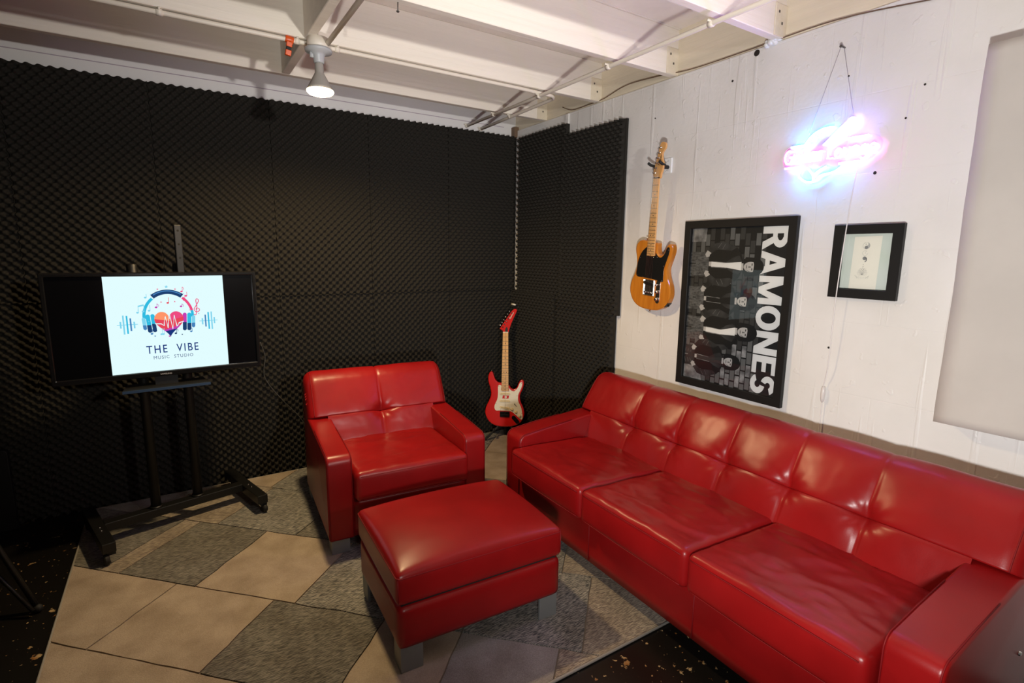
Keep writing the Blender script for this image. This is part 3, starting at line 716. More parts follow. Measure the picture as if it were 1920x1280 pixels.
for s in (-1, 1):
    zt = 1.63 if s > 0 else 1.34
    rl = boxobj('mount_rail', s*0.102-0.017, s*0.102+0.017, -0.06, -0.038, 0.92, zt, M['blacksteel'], ST, 0.004)
    if s > 0:
        bm = bmesh.new()
        for zq in (1.60, 1.53, 1.46):
            lathe(bm, [(0.0055, 0), (0.0055, 0.001)], 10)
            for vv in bm.verts[-20:] if False else []: pass
        bm.free(); bm = bmesh.new()
        for zq in (1.60, 1.53, 1.46):
            n = 10; vs = [bm.verts.new((0.102+0.0055*math.cos(2*PI*i/n), -0.0604, zq+0.0055*math.sin(2*PI*i/n))) for i in range(n)]; bm.faces.new(vs)
        split(bobj('slot_hole', bm, M['void'], rl))

TVW, TVH = 0.905, 0.531
TV = thing('television', 'flat television showing a headphone and heart music studio logo', 'television', (-2.504, -0.568, 1.135), (0.009, 0, 0.062))
bm = bmesh.new(); box(bm, -TVW/2, TVW/2, 0.004, 0.045, -TVH/2, TVH/2); bevel(bm, 0.006, 2); bobj('housing', bm, M['blacksteel'], TV)
bm = bmesh.new(); bz = 0.018
ringbox(bm, -TVW/2, TVW/2, -TVH/2, TVH/2, -TVW/2+bz, TVW/2-bz, -TVH/2+0.026, TVH/2-bz, -0.012, 0.006, (0, 2, 1)); bevel(bm, 0.004, 3)
bezel = bobj('bezel', bm, M['gloss'], TV)
def upright(o): o.rotation_euler = (PI/2, 0, 0); return o      # local xy picture plane -> facing -y
bm = bmesh.new(); text_into(bm, 'SAMSUNG', 0.012, 0, -TVH/2+0.012, 0.0127, 0, fitw=0.05, fith=0.008); upright(flatobj('maker_name', bm, mat('silver_print', (0.6, 0.6, 0.6), 0.4), bezel))
bm = bmesh.new(); SWd, SHt = TVW/2-bz, 0
flat(bm, [(-SWd, -TVH/2+0.026), (SWd, -TVH/2+0.026), (SWd, TVH/2-bz), (-SWd, TVH/2-bz)], 0.0)
scr = flatobj('screen', bm, mat('lcd_glass', (0.003, 0.003, 0.004), 0.16, spec=0.16), TV); upright(scr)
# the picture shown: emissive flat shapes, drawn in picture pixels of the zoomed crop, then mapped to the screen
ecols = [(0.76, 0.98, 1.0), (0.012, 0.05, 0.16), (0.03, 0.50, 0.75), (0.80, 0.06, 0.10), (1.0, 0.30, 0.14), (0.010, 0.035, 0.20), (0.85, 0.07, 0.22), (0.06, 0.22, 0.50), (0.22, 0.66, 0.85), (0.55, 0.05, 0.45), (0.76, 0.98, 1.0)]
emats = [emat('screen_colour', c, 1.0) for c in ecols]
bm = bmesh.new(); px0, px1 = -0.222, 0.292; z0, z1 = -TVH/2+0.027, TVH/2-bz-0.001; PW = px1-px0; PH = z1-z0
flat(bm, [(px0, z0), (px1, z0), (px1, z1), (px0, z1)], 0.0008, 0)
# picture coords: X 0..1000 across, Y 0..950 up
KX = PW/1000; KY = PH/945
def pc(x, y): return (px0+x*KX, z0+y*KY)
lay = [0.0012]
def pf(pts, mi): flat(bm, [pc(*p) for p in pts], lay[0], mi); lay[0] += 0.00003
def ps(pts, wd, mi): 
    P = [pc(*p) for p in pts]; stroke(bm, P, wd*KX, lay[0], mi); lay[0] += 0.00003
hx, hy = 500, 560
ps(arc(hx, hy-10, 205, 128, 185, 14, 225), 26, 2); ps(arc(hx, hy-10, 205, 52, 12, 10, 225), 24, 6); ps(arc(hx, hy-10, 205, 12, -5, 6, 225), 24, 2)
ps(arc(hx, hy-10, 212, 126, 54, 20, 240), 44, 1)
ps(arc(hx, hy-10, 219, 122, 58, 20, 249), 10, 7)
# ear cups
def cup(sgn):
    for (dx, wdt, top, bot, c1, c2) in ((131, 34, 92, -88, 9 if sgn > 0 else 2, 1), (171, 36, 90, -90, 2, 1), (208, 30, 62, -62, 8, 7)):
        cx = hx+sgn*dx; sl = sgn*(-6); cy = hy-78
        a, b = cx-wdt/2, cx+wdt/2
        sl = sgn*(-5); up = 14 if sgn < 0 else 4; r_ = 12
        def rr(y0, y1, ca, cb):
            ax, bx = a-sl*(y0/90), b-sl*(y0/90); ax1, bx1 = a-sl*(y1/90), b-sl*(y1/90)
            return [(ax+r_*0.3, cy+y0+ca), (ax+r_, cy+y0), (bx-r_, cy+y0), (bx-r_*0.3, cy+y0+ca), (bx, cy+y0+2*ca), (bx1, cy+y1-2*cb), (bx1-r_*0.3, cy+y1-cb), (bx1-r_, cy+y1), (ax1+r_, cy+y1), (ax1+r_*0.3, cy+y1-cb), (ax1, cy+y1-2*cb), (ax, cy+y0+2*ca)]
        pf(rr(bot, top, 6, 6), c1); pf(rr(bot, -14+(10 if dx < 150 else 0), 6, 1), c2)
cup(-1); cup(1)
# heart
def heart(k=1.0, n=60):
    out = []
    for i in range(n):
        t = 2*PI*i/n; out.append((hx+k*9.3*(16*math.sin(t)**3)*0.83, hy-74+k*10.2*(13*math.cos(t)-5*math.cos(2*t)-2*math.cos(3*t)-math.cos(4*t))*0.88))
    return out
H = heart(); pf(H, 3)
def cut(poly, a, b):                             # keep the part left of line a->b
    out = []
    def sd(p): return (b[0]-a[0])*(p[1]-a[1])-(b[1]-a[1])*(p[0]-a[0])
    for i in range(len(poly)):
        p, q = poly[i-1], poly[i]; s1, s2 = sd(p), sd(q)
        if s2 >= 0:
            if s1 < 0: t = s1/(s1-s2); out.append((p[0]+t*(q[0]-p[0]), p[1]+t*(q[1]-p[1])))
            out.append(q)
        elif s1 >= 0: t = s1/(s1-s2); out.append((p[0]+t*(q[0]-p[0]), p[1]+t*(q[1]-p[1])))
    return out
left = cut(H, (hx, 900), (hx, 0)) ; left = [p for p in cut(H, (hx, 0), (hx, 900)) if True]
lh = cut(cut(H, (hx, 0), (hx, 900)), (900, 545), (0, 545))
for poly, mi in ((cut(cut(H, (hx+4, 0), (hx+4, 900)), (300, 540), (hx, 500)), 4), (cut(cut(H, (hx+4, 900), (hx+4, 0)), (hx, 500), (700, 560)), 6),
                 (cut(H, (640, 470), (420, 400)), 9), (cut(H, (660, 440), (400, 385)), 5)):
    if len(poly) > 2: pf(poly, mi)
ps([(378, 478), (430, 474), (452, 452), (468, 545), (484, 428), (505, 580), (524, 415), (546, 555), (562, 440), (582, 476), (622, 488)], 10, 0)
ps([(hx+2, 520), (hx-2, 570), (hx+2, 590)], 8, 0)
# sound bars
for sgn in (-1, 1):
    c0 = hx+sgn*330
    ps([(c0-sgn*70, hy-78), (c0+sgn*95, hy-78)], 6, 8)
    for i, (dx, hgt, mi) in enumerate(((-42, 38, 8), (-14, 62, 7), (14, 88, 2), (42, 92, 8), (66, 32, 8))):
        ps([(c0+sgn*dx, hy-78-hgt), (c0+sgn*dx, hy-78+hgt*(1 if i else 0.7))], 13, mi)
# notes and stars
def star(x, y, r, mi): pf([(x+(r if i % 2 == 0 else r*0.42)*math.sin(PI*i/5), y+(r if i % 2 == 0 else r*0.42)*math.cos(PI*i/5)) for i in range(10)], mi)
def note(x, y, h, mi, flag=False):
    pf([(x+11*math.cos(2*PI*i/10), y+9*math.sin(2*PI*i/10)) for i in range(10)], mi); ps([(x+9, y), (x+9, y+h)], 4, mi)
    if flag: ps([(x+9, y+h), (x+22, y+h-14), (x+20, y+h-30)], 4, mi)
for a in ((500, 840, 17, 8), (425, 818, 10, 6), (572, 815, 10, 6), (445, 690, 9, 6), (560, 690, 9, 6), (365, 770, 6, 8), (330, 505, 7, 8), (640, 770, 6, 8), (370, 355, 10, 7), (490, 345, 12, 9), (600, 355, 9, 1), (680, 600, 6, 6), (250, 620, 5, 8), (760, 560, 6, 7)): star(*a)
for a in ((340, 610, 55, 8), (500, 680, 55, 3), (400, 640, 36, 9, True), (610, 640, 26, 9, True), (640, 705, 50, 6), (660, 745, 40, 6), (320, 740, 34, 8), (345, 380, 45, 7), (425, 370, 60, 8), (440, 370, 60, 8), (545, 370, 48, 1, True), (680, 380, 36, 7), (625, 790, 46, 6, True)): note(*a)
for dx in (0, 46): note(246+dx, 596+dx*0.2, 62, 8)
ps([(254, 656), (302, 668)], 14, 8)
cl = spline([(716, 555), (728, 548), (738, 560), (748, 640), (742, 690), (752, 712), (766, 690), (740, 640), (722, 606), (738, 578), (766, 588), (764, 612), (744, 616), (738, 600)], 6, closed=False)
ps([(p.x, p.y) for p in cl], 7, 6)
def txt(s, cx, cy, w_, h_, b): 
    x, y_ = pc(cx, cy); text_into(bm, s, 0.05, x, y_, lay[0], 5, fitw=w_*KX, fith=h_*KY, bold=b, space=1.25)
txt('THE  VIBE', 510, 222, 445, 80, 0.0004); txt('MUSIC  STUDIO', 510, 138, 338, 32, 0.0)
flatobj('picture', bm, emats, scr)
# pedestal foot of the television with its blue protective film edge
bm = bmesh.new(); prism(bm, [(-0.19, -0.075), (0.19, -0.075), (0.17, 0.07), (-0.17, 0.07)], -0.322, -0.310, bev=0.002); box(bm, -0.05, 0.05, 0.0, 0.03, -0.312, -0.25)
ped = bobj('pedestal', bm, M['satin'], TV)
bm = bmesh.new(); box(bm, -0.19, 0.19, -0.0775, -0.0752, -0.3235, -0.3105); bobj('blue_film', bm, mat('blue_film', (0.022, 0.05, 0.11), 0.35), ped)
tag(tubeobj('signal_cable', spline([(-1.99, -0.06, 0.93), (-1.965, -0.05, 0.83), (-1.974, -0.05, 0.69), (-1.88, -0.05, 0.53), (-1.78, -0.05, 0.40), (-1.70, -0.055, 0.25)], 8, False), 0.0022, mat('grey_cable', (0.06, 0.06, 0.06), 0.5), None, 8), 'thin dark cable trailing down the foam behind the armchair', 'cable')

# ------------------------------------------------------------------ framed pictures (right wall; local x = along -y, local y = up, local z = off the wall)
def on_wall(y, z, off=0.0): return Matrix(((0, 0, -1, -off), (-1, 0, 0, y), (0, 1, 0, z), (0, 0, 0, 1)))
def frame(bm, w_, h_, fw, dep):
    ringbox(bm, -w_/2, w_/2, -h_/2, h_/2, -w_/2+fw, w_/2-fw, -h_/2+fw, h_/2-fw, 0.0, dep); bevel(bm, 0.0012, 1)
PWd, PHt = 0.632, 0.905
PO = thing('framed_poster', 'large black framed black-and-white band poster hung sideways above the sofa', 'poster', mw=on_wall(-2.102, 1.249, 0.003))
bm = bmesh.new(); frame(bm, PWd, PHt, 0.040, 0.024); bobj('frame', bm, M['satin'], PO)
pin_w, pin_h = PWd-0.08, PHt-0.08
g_ = [mat('print_black', (0.010, 0.010, 0.010), 0.6), mat('print_white', (0.80, 0.79, 0.77), 0.6), mat('print_brick', (0.045, 0.044, 0.042), 0.6), mat('print_mid', (0.14, 0.14, 0.135), 0.6), mat('print_denim', (0.055, 0.055, 0.055), 0.6, col2=(0.16, 0.16, 0.16), vscale=40, stretch=(1, 3, 1)), mat('print_skin', (0.52, 0.50, 0.48), 0.6), mat('print_jacket', (0.014, 0.014, 0.014), 0.6, col2=(0.05, 0.05, 0.05), vscale=14), mat('print_pale', (0.38, 0.37, 0.36), 0.6, col2=(0.12, 0.12, 0.12), vscale=24)]
bm = bmesh.new(); hw, hh = pin_w/2, pin_h/2
# picture space: upright landscape picture, px to the viewer's right, py up; it is hung turned a quarter clockwise (top of picture to the right)
# wall x = py , wall y = -px
def W2(px, py): return (py, -px)
zl = [0.004]
def wf(pts, mi):
    flat(bm, [W2(*p) for p in pts], zl[0], mi); zl[0] += 0.000004
LW, LH = pin_h, pin_w          # landscape width and height
wf([(-LW/2, -LH/2), (LW/2, -LH/2), (LW/2, LH/2), (-LW/2, LH/2)], 0)
# wall of brick behind the figures
rows = 15; bh = LH*0.80/rows
for r in range(rows):
    x = -LW/2+(0.03 if r % 2 else 0.0)
    while x < LW/2-0.002:
        x1 = min(x+0.062, LW/2); mi = random.choice([2, 2, 2, 3, 0]) if x < 0.15 else random.choice([2, 3, 7, 7, 3])
        wf([(x+0.003, -LH/2+r*bh+0.002), (x1, -LH/2+r*bh+0.002), (x1, -LH/2+(r+1)*bh-0.002), (x+0.003, -LH/2+(r+1)*bh-0.002)], mi); x += 0.066
wf([(-LW/2, -LH/2), (-LW/2+0.07, -LH/2), (-LW/2+0.07, -LH/2+0.09), (-LW/2, -LH/2+0.095)], 7)
wf([(LW/2-0.14, -LH/2), (LW/2, -LH/2), (LW/2, -LH/2+0.12), (LW/2-0.13, -LH/2+0.10)], 7)
# lettering across the top of the picture: heavy block capitals drawn stroke by stroke
T_ = 0.27
def bowl(x0, x1, y0, y1, t, n=10):               # right-hand half ring
    o = arc(x0, (y0+y1)/2, x1-x0, -90, 90, n, (y1-y0)/2); q = arc(x0, (y0+y1)/2, x1-x0-t, 90, -90, n, (y1-y0)/2-t*0.75)
    return [[o[k], o[k+1], q[n-k-1], q[n-k]] for k in range(n)]
def full(x0, x1, y0, y1, t, n=24, a0=0, a1=360):
    cx, cy = (x0+x1)/2, (y0+y1)/2; o = arc(cx, cy, (x1-x0)/2, a0, a1, n, (y1-y0)/2); q = arc(cx, cy, (x1-x0)/2-t, a0, a1, n, (y1-y0)/2-t*0.8)
    return [[o[k], o[k+1], q[k+1], q[k]] for k in range(n)]
def rc(x0, y0, x1, y1): return [(x0, y0), (x1, y0), (x1, y1), (x0, y1)]
LT = {'R': (0.86, [rc(0, 0, T_, 1), rc(0, 0.82, 0.45, 1), rc(0, 0.40, 0.45, 0.58)]+bowl(0.42, 0.80, 0.40, 1.0, T_)+[[(0.36, 0.44), (0.58, 0.0), (0.88, 0.0), (0.62, 0.46)]]),
      'A': (0.92, [[(0, 0), (0.27, 0), (0.56, 1), (0.32, 1)], [(0.92, 0), (0.65, 0), (0.36, 1), (0.60, 1)], rc(0.22, 0.18, 0.70, 0.36)]),
      'M': (1.10, [rc(0, 0, 0.24, 1), rc(0.86, 0, 1.10, 1), [(0.0, 1), (0.30, 1), (0.66, 0), (0.44, 0)], [(1.10, 1), (0.80, 1), (0.44, 0), (0.66, 0)]]),
      'O': (0.96, full(0, 0.96, -0.02, 1.02, T_)),
      'N': (0.92, [rc(0, 0, 0.26, 1), rc(0.66, 0, 0.92, 1), [(0, 1), (0.28, 1), (0.92, 0), (0.64, 0)]]),
      'E': (0.72, [rc(0, 0, T_, 1), rc(0, 0.81, 0.72, 1), rc(0, 0, 0.72, 0.19), rc(0, 0.41, 0.64, 0.59)]),
      'S': (0.78, full(0.02, 0.76, 0.42, 1.02, 0.25, 16, 20, 250)+full(0.0, 0.78, -0.02, 0.60, 0.25, 16, -160, 80))}
tot = sum(LT[c][0]+0.05 for c in 'RAMONES')-0.05; kx = (LW-0.006)/tot; x = -LW/2+0.003; hl = 0.128
zl[0] = 0.0056
for c in 'RAMONES':
    for poly in LT[c][1]:
        wf([(x+p[0]*kx, LH/2-0.006-hl+p[1]*hl) for p in poly], 1)
    x += (LT[c][0]+0.05)*kx
# four generic young men in black jackets and jeans standing in a row, cut off at the thigh
zl[0] = 0.0064
def person(cx, foot, s, shirt=1, jeans=4, turn=0.0):
    def q(pts, mi):
        P = clip([(cx+s*x, foot+s*y) for x, y in pts], -LW/2, LW/2, -LH/2, LH/2)
        if len(P) > 2: wf(P, mi)
    def ln(pts, wd, mi): 
        P = [(cx+s*x, foot+s*y) for x, y in pts]
        if min(p[1] for p in P) > -LH/2: stroke(bm, [W2(*p) for p in P], wd*s, zl[0], mi); zl[0] += 0.000004
    q([(-0.17, 0.1), (-0.02, 0.1), (-0.01, 0.52), (-0.16, 0.56)], jeans); q([(0.03, 0.1), (0.19, 0.1), (0.16, 0.56), (0.0, 0.52)], jeans)
    q([(-0.16, 0.50), (0.16, 0.50), (0.17, 0.66), (-0.17, 0.66)], jeans)
    for k in range(5): ln([(-0.13+0.012*k, 0.36+0.05*k), (-0.05, 0.34+0.052*k)], 0.008, 3); ln([(0.05, 0.34+0.05*k), (0.15-0.01*k, 0.37+0.05*k)], 0.008, 3)
    q([(-0.175, 0.63), (0.175, 0.63), (0.20, 0.80), (0.235, 0.98), (0.225, 1.06), (0.16, 1.12), (0.06, 1.16), (-0.06, 1.16), (-0.16, 1.12), (-0.225, 1.06), (-0.235, 0.98), (-0.20, 0.80)], 0)
    q([(-0.055+turn, 1.14), (0.055+turn, 1.14), (0.045, 0.92), (0.035, 0.66), (-0.030, 0.66), (-0.02, 0.92)], shirt)
    q([(-0.06+turn, 1.15), (-0.02, 0.90), (-0.09, 1.0), (-0.12, 1.10)], 6); q([(0.06+turn, 1.15), (0.045, 0.90), (0.10, 1.0), (0.125, 1.10)], 6)
    ln([(0.05, 0.92), (0.042, 0.66)], 0.007, 7); ln([(-0.02, 0.90), (-0.034, 0.66)], 0.007, 7)
    q([(-0.225, 1.06), (-0.30, 0.86), (-0.275, 0.70), (-0.17, 0.60), (-0.14, 0.66), (-0.20, 0.76), (-0.18, 0.98)], 6)
    q([(0.225, 1.06), (0.30, 0.86), (0.275, 0.70), (0.17, 0.60), (0.14, 0.66), (0.20, 0.76), (0.18, 0.98)], 6)
    for sx in (-1, 1):
        q([(sx*0.185, 0.60), (sx*0.15, 0.665), (sx*0.10, 0.635), (sx*0.09, 0.59), (sx*0.13, 0.565)], 5)
        ln([(sx*0.27, 0.88), (sx*0.20, 0.84)], 0.006, 3); ln([(sx*0.285, 0.82), (sx*0.22, 0.77)], 0.006, 3)
    q([(-0.13, 0.64), (0.13, 0.64), (0.13, 0.672), (-0.13, 0.672)], 0); q([(-0.03, 0.635), (0.03, 0.635), (0.03, 0.675), (-0.03, 0.675)], 5)
    tx = turn*1.3
    q([(tx+0.045*x, 1.17+0.03*y) for x, y in ((-1, -1), (1, -1), (1, 1.6), (-1, 1.6))], 5)
    q([(tx+0.118*math.cos(2*PI*i/20), 1.315+0.145*math.sin(2*PI*i/20)) for i in range(20)], 0)
    q([(tx-0.118, 1.32), (tx-0.125, 1.20), (tx-0.07, 1.17), (tx+0.07, 1.17), (tx+0.125, 1.20), (tx+0.118, 1.32)], 0)
    q([(tx+0.066*math.cos(2*PI*i/18), 1.275+0.100*math.sin(2*PI*i/18)) for i in range(18)], 5)
    q([(tx-0.075, 1.31), (tx-0.03, 1.322), (tx+0.03, 1.318), (tx+0.075, 1.31), (tx+0.085, 1.40), (tx-0.085, 1.40)], 0)
    for sx in (-1, 1): q([(tx+sx*0.046, 1.288), (tx+sx*0.014, 1.288), (tx+sx*0.016, 1.300), (tx+sx*0.044, 1.302)], 0)
    q([(tx-0.010, 1.245), (tx+0.012, 1.245), (tx+0.006, 1.285), (tx-0.004, 1.285)], 3); q([(tx-0.026, 1.212), (tx+0.026, 1.212), (tx+0.018, 1.222), (tx-0.018, 1.222)], 2)
    q([(tx+0.030, 1.20), (tx+0.062, 1.25), (tx+0.064, 1.29), (tx+0.050, 1.25)], 3)
b0 = -LH/2
person(-0.040, b0-0.135, 0.375, 0, 4, 0.0); person(-0.225, b0-0.125, 0.385, 1, 4, 0.02); person(0.125, b0-0.130, 0.385, 1, 4, -0.02); person(0.282, b0-0.150, 0.345, 2, 6, 0.0)
flatobj('print', bm, g_, PO)
bm = bmesh.new(); flat(bm, [(-hw-0.002, -hh-0.002), (hw+0.002, -hh-0.002), (hw+0.002, hh+0.002), (-hw-0.002, hh+0.002)], 0.011); flatobj('glass_pane', bm, M['glass'], PO)

SP = thing('framed_drawing', 'small black framed pencil drawing of a lotus flower below the neon sign', 'picture', mw=on_wall(-2.712, 1.499, 0.003))
w_, h_ = 0.262, 0.305
bm = bmesh.new(); frame(bm, w_, h_, 0.038, 0.022); bobj('frame', bm, M['satin'], SP)
bm = bmesh.new(); flat(bm, [(-w_/2+0.03, -h_/2+0.03), (w_/2-0.03, -h_/2+0.03), (w_/2-0.03, h_/2-0.03), (-w_/2+0.03, h_/2-0.03)], 0.003); flatobj('backing_sheet', bm, M['matboard'], SP)
bm = bmesh.new(); flat(bm, [(-0.056, -0.113), (0.048, -0.113), (0.052, 0.106), (-0.052, 0.103)], 0.0045, 0)
z = 0.0048
def ring(cx, cy, r, wd, mi, a0=0, a1=360): stroke(bm, arc(cx, cy, r, a0, a1, 20), wd, z, mi)
ring(-0.004, 0.066, 0.0135, 0.0012, 2)
flat(bm, [(-0.004+0.0135*math.sin(PI*i/10), 0.066+0.0135*math.cos(PI*i/10)) for i in range(11)], z, 2); disc(bm, -0.004, 0.0593, 0.0067, z+0.0001, 1); disc(bm, -0.004, 0.0727, 0.0067, z+0.0001, 0); disc(bm, -0.006, 0.0725, 0.0018, z+0.0002, 1)
ring(-0.006, 0.036, 0.010, 0.0010, 2, 60, 360); ring(0.0, 0.038, 0.005, 0.0010, 2, 90, 250)
disc(bm, -0.006, 0.0145, 0.0075, z, 1); stroke(bm, arc(-0.010, 0.010, 0.012, 30, -60, 10), 0.004, z, 1)
for (yy, r) in ((-0.011, 0.0013), (-0.019, 0.0016)): disc(bm, -0.008, yy, r, z, 1, 10)
for a in (-62, -38, -18, 0, 18, 38, 62):
    t = math.radians(a); L_ = 0.030-0.00012*abs(a); ax = Vector((math.sin(t), math.cos(t))); nx = Vector((ax.y, -ax.x)); c = Vector((-0.009, -0.054))
    for sg in (-1, 1): stroke(bm, [tuple(c+ax*L_*k/8+nx*sg*0.0065*math.sin(PI*k/8)) for k in range(9)], 0.0007, z, 2 if abs(a) > 20 else 1)
for i in range(7):
    x = -0.030+0.007*i; stroke(bm, [(x, -0.058-0.002*(3-abs(i-3))), (x+0.004, -0.066), (x+0.001, -0.070)], 0.0007, z, 2)
for sg in (-1, 1): stroke(bm, arc(-0.009+sg*0.012, -0.050, 0.016, 200 if sg < 0 else -20, 260 if sg < 0 else -80, 8), 0.0007, z, 1)
flatobj('drawing', bm, [M['paper'], M['pencil'], M['pencil2']], SP)
bm = bmesh.new(); flat(bm, [(-w_/2+0.035, -h_/2+0.035), (w_/2-0.035, -h_/2+0.035), (w_/2-0.035, h_/2-0.035), (-w_/2+0.035, h_/2-0.035)], 0.012); flatobj('glass_pane', bm, M['glass'], SP)

# canvas panel at the right edge
CP = thing('canvas_panel', 'tall beige canvas covered panel on the wall at the right', 'panel', (-0.0, -3.043, 0.918))
bm = bmesh.new(); ny, nz = 30, 40; P = []
def cv(i, j): 
    yy = -1.55*i/ny; zz = 1.303*j/nz; return (-0.090-0.004*fbm(yy*2.2, zz*1.5, 2)-0.0, yy-0.010*(1-j/nz)*0+0.004*fbm(zz*3, 0.3)*(1 if i == 0 else 0), zz+(0.012*(yy/-1.55) if j == 0 else 0))
vs = [[bm.verts.new(cv(i, j)) for j in range(nz+1)] for i in range(ny+1)]
for i in range(ny):
    for j in range(nz): bm.faces.new((vs[i][j], vs[i+1][j], vs[i+1][j+1], vs[i][j+1]))
bd = [vs[i][0] for i in range(ny+1)]+[vs[ny][j] for j in range(1, nz+1)]+[vs[i][nz] for i in range(ny-1, -1, -1)]+[vs[0][j] for j in range(nz-1, 0, -1)]
rr = [bm.verts.new((-0.012, v.co.y, v.co.z)) for v in bd]
for i in range(len(bd)): bm.faces.new((bd[i], bd[i-1], rr[i-1], rr[i]))
bobj('canvas_cover', bm, M['canvas'], CP, True)
boxobj('backing_frame', -0.08, -0.002, -1.53, -0.02, 0.02, 1.28, M['rim'], CP)

# ------------------------------------------------------------------ neon sign
NS = thing('neon_sign', 'lit pink and blue neon guitar sign hung from strings on the white wall', 'neon sign', mw=on_wall(-2.515, 1.955, 0.022))
# the acrylic back follows the tube outlines
outl = spline([(-0.190, -0.02), (-0.185, 0.035), (-0.15, 0.055), (-0.10, 0.055), (-0.06, 0.10), (0.0, 0.115), (0.04, 0.105), (0.085, 0.135), (0.112, 0.125), (0.105, 0.085), (0.085, 0.055), (0.165, 0.055), (0.205, 0.035), (0.213, -0.005), (0.195, -0.03), (0.155, -0.055), (0.09, -0.06), (0.02, -0.095), (-0.04, -0.125), (-0.10, -0.10), (-0.11, -0.06), (-0.17, -0.05)], 5)
bm = bmesh.new(); f0, f1 = prism(bm, [(p.x, p.y) for p in outl], 0.0, 0.005); bmesh.ops.triangulate(bm, faces=[f0, f1]); bobj('acrylic_back', bm, M['acrylic'], NS)
E_pink = emat('neon_pink', (1.0, 0.13, 0.62), 40); E_blue = emat('neon_blue', (0.06, 0.36, 1.0), 75); E_white = emat('neon_white', (0.30, 0.20, 1.0), 50)
GL = {'G': (0.62, [arc(0.31, 0.5, 0.29, 50, 360, 18, 0.47)+[(0.40, 0.5)]]),
      'u': (0.5, [[(0.05, 0.66), (0.05, 0.25)]+arc(0.24, 0.22, 0.19, 180, 360, 8, 0.19)+[(0.43, 0.66)], [(0.43, 0.66), (0.43, 0.02)]]),
      'i': (0.2, [[(0.1, 0.66), (0.1, 0.03)], [(0.1, 0.85), (0.1, 0.90)]]),
      't': (0.36, [[(0.16, 0.92), (0.16, 0.2), (0.22, 0.05), (0.33, 0.05)], [(0.02, 0.66), (0.32, 0.66)]]),
      'a': (0.52, [arc(0.24, 0.34, 0.21, 0, 360, 14, 0.31), [(0.45, 0.66), (0.45, 0.03)]]),
      'r': (0.36, [[(0.06, 0.66), (0.06, 0.03)], arc(0.24, 0.44, 0.18, 175, 60, 8, 0.21)]),
      'L': (0.46, [[(0.06, 0.97), (0.06, 0.04), (0.42, 0.04)]]),
      'o': (0.52, [arc(0.25, 0.34, 0.21, 0, 360, 14, 0.31)]),
      'n': (0.5, [[(0.06, 0.66), (0.06, 0.03)], arc(0.25, 0.42, 0.19, 170, 0, 8, 0.24)+[(0.44, 0.03)]]),
      'g': (0.52, [arc(0.24, 0.36, 0.20, 0, 360, 14, 0.29), [(0.44, 0.66), (0.44, -0.05)]+arc(0.25, -0.08, 0.19, 0, -150, 8, 0.17)]),
      'e': (0.5, [[(0.05, 0.36), (0.44, 0.36)]+arc(0.245, 0.35, 0.20, 0, 320, 14, 0.31)]), ' ': (0.22, [])}
bm = bmesh.new(); s = 'Guitar Lounge'; tot = sum(GL[c][0]+0.07 for c in s); k = 0.385/tot; x = -0.180
for c in s:
    for st in GL[c][1]: tube(bm, [(x+p[0]*k, -0.026+p[1]*0.060, 0.012) for p in st], 0.0038, 8)
    x += (GL[c][0]+0.07)*k
split(bobj('letter_tube', bm, E_pink, NS, True))
bm = bmesh.new()
tube(bm, [(-0.155, 0.047, 0.012), (-0.095, 0.047, 0.012)]+[(p[0], p[1], 0.012) for p in arc(0.0, 0.03, 0.092, 155, 75, 12, 0.075)], 0.004, 8)
tube(bm, [(p.x, p.y, 0.012) for p in spline([(-0.10, -0.055), (-0.105, -0.085), (-0.07, -0.112), (-0.03, -0.108), (-0.01, -0.09), (0.045, -0.08), (0.085, -0.052)], 6, False)], 0.004, 8)
tube(bm, [(p.x, p.y, 0.012) for p in spline([(-0.075, -0.05), (-0.055, -0.07), (-0.045, -0.085), (-0.042, -0.105)], 6, False)], 0.004, 8)
tube(bm, [(p.x, p.y, 0.012) for p in spline([(-0.042, -0.105), (-0.03, -0.075), (0.01, -0.055)], 6, False)], 0.004, 8)
split(bobj('outline_tube', bm, E_blue, NS, True))
bm = bmesh.new()
for d in (-0.012, 0.0, 0.012): tube(bm, [(0.0+d, 0.035, 0.012), (0.085+d*0.7, 0.115, 0.012)], 0.0042, 8)
tube(bm, [(p.x, p.y, 0.012) for p in spline([(0.072, 0.105), (0.088, 0.125), (0.105, 0.122), (0.10, 0.10), (0.09, 0.09)], 6, False)], 0.0042, 8)
for yy in (0.047,): tube(bm, [(0.06, yy, 0.012), (0.165, yy, 0.012)], 0.004, 8)
tube(bm, [(-0.175, -0.042, 0.012), (-0.11, -0.045, 0.012)], 0.004, 8); tube(bm, [(0.06, -0.050, 0.012), (0.155, -0.050, 0.012)], 0.004, 8)
for (nx_, ny_) in ((-0.062, 0.060), (-0.035, 0.080), (-0.008, 0.082)):
    tube(bm, [(nx_, ny_, 0.012), (nx_+0.004, ny_, 0.012), (nx_+0.006, ny_+0.020, 0.012), (nx_+0.013, ny_+0.015, 0.012)], 0.0018, 6)
split(bobj('accent_tube', bm, E_white, NS, True))
for (a, b) in (((-0.085, 0.092), (0.008, 0.42)), ((0.095, 0.13), (0.022, 0.42))): tubeobj('hanging_string', [(a[0], a[1], 0.003), (b[0], b[1], -0.005)], 0.0009, mat('grey_string', (0.45, 0.43, 0.47), 0.6), NS, 6)
for (a, b) in ((-0.185, 0.0), (0.205, 0.0)): pass
bm = bmesh.new(); lathe(bm, [(0.003, -0.0), (0.003, 0.03), (0.006, 0.031), (0.006, 0.035), (0, 0.036)], 10); nl = bobj('wall_nail', bm, M['nail']); nl.matrix_world = Matrix.Translation((0.001, -2.532, 2.378)) @ Matrix.Rotation(-PI/2, 4, 'Y'); tag(nl, 'nail in the white wall that carries the neon sign strings', 'nail')
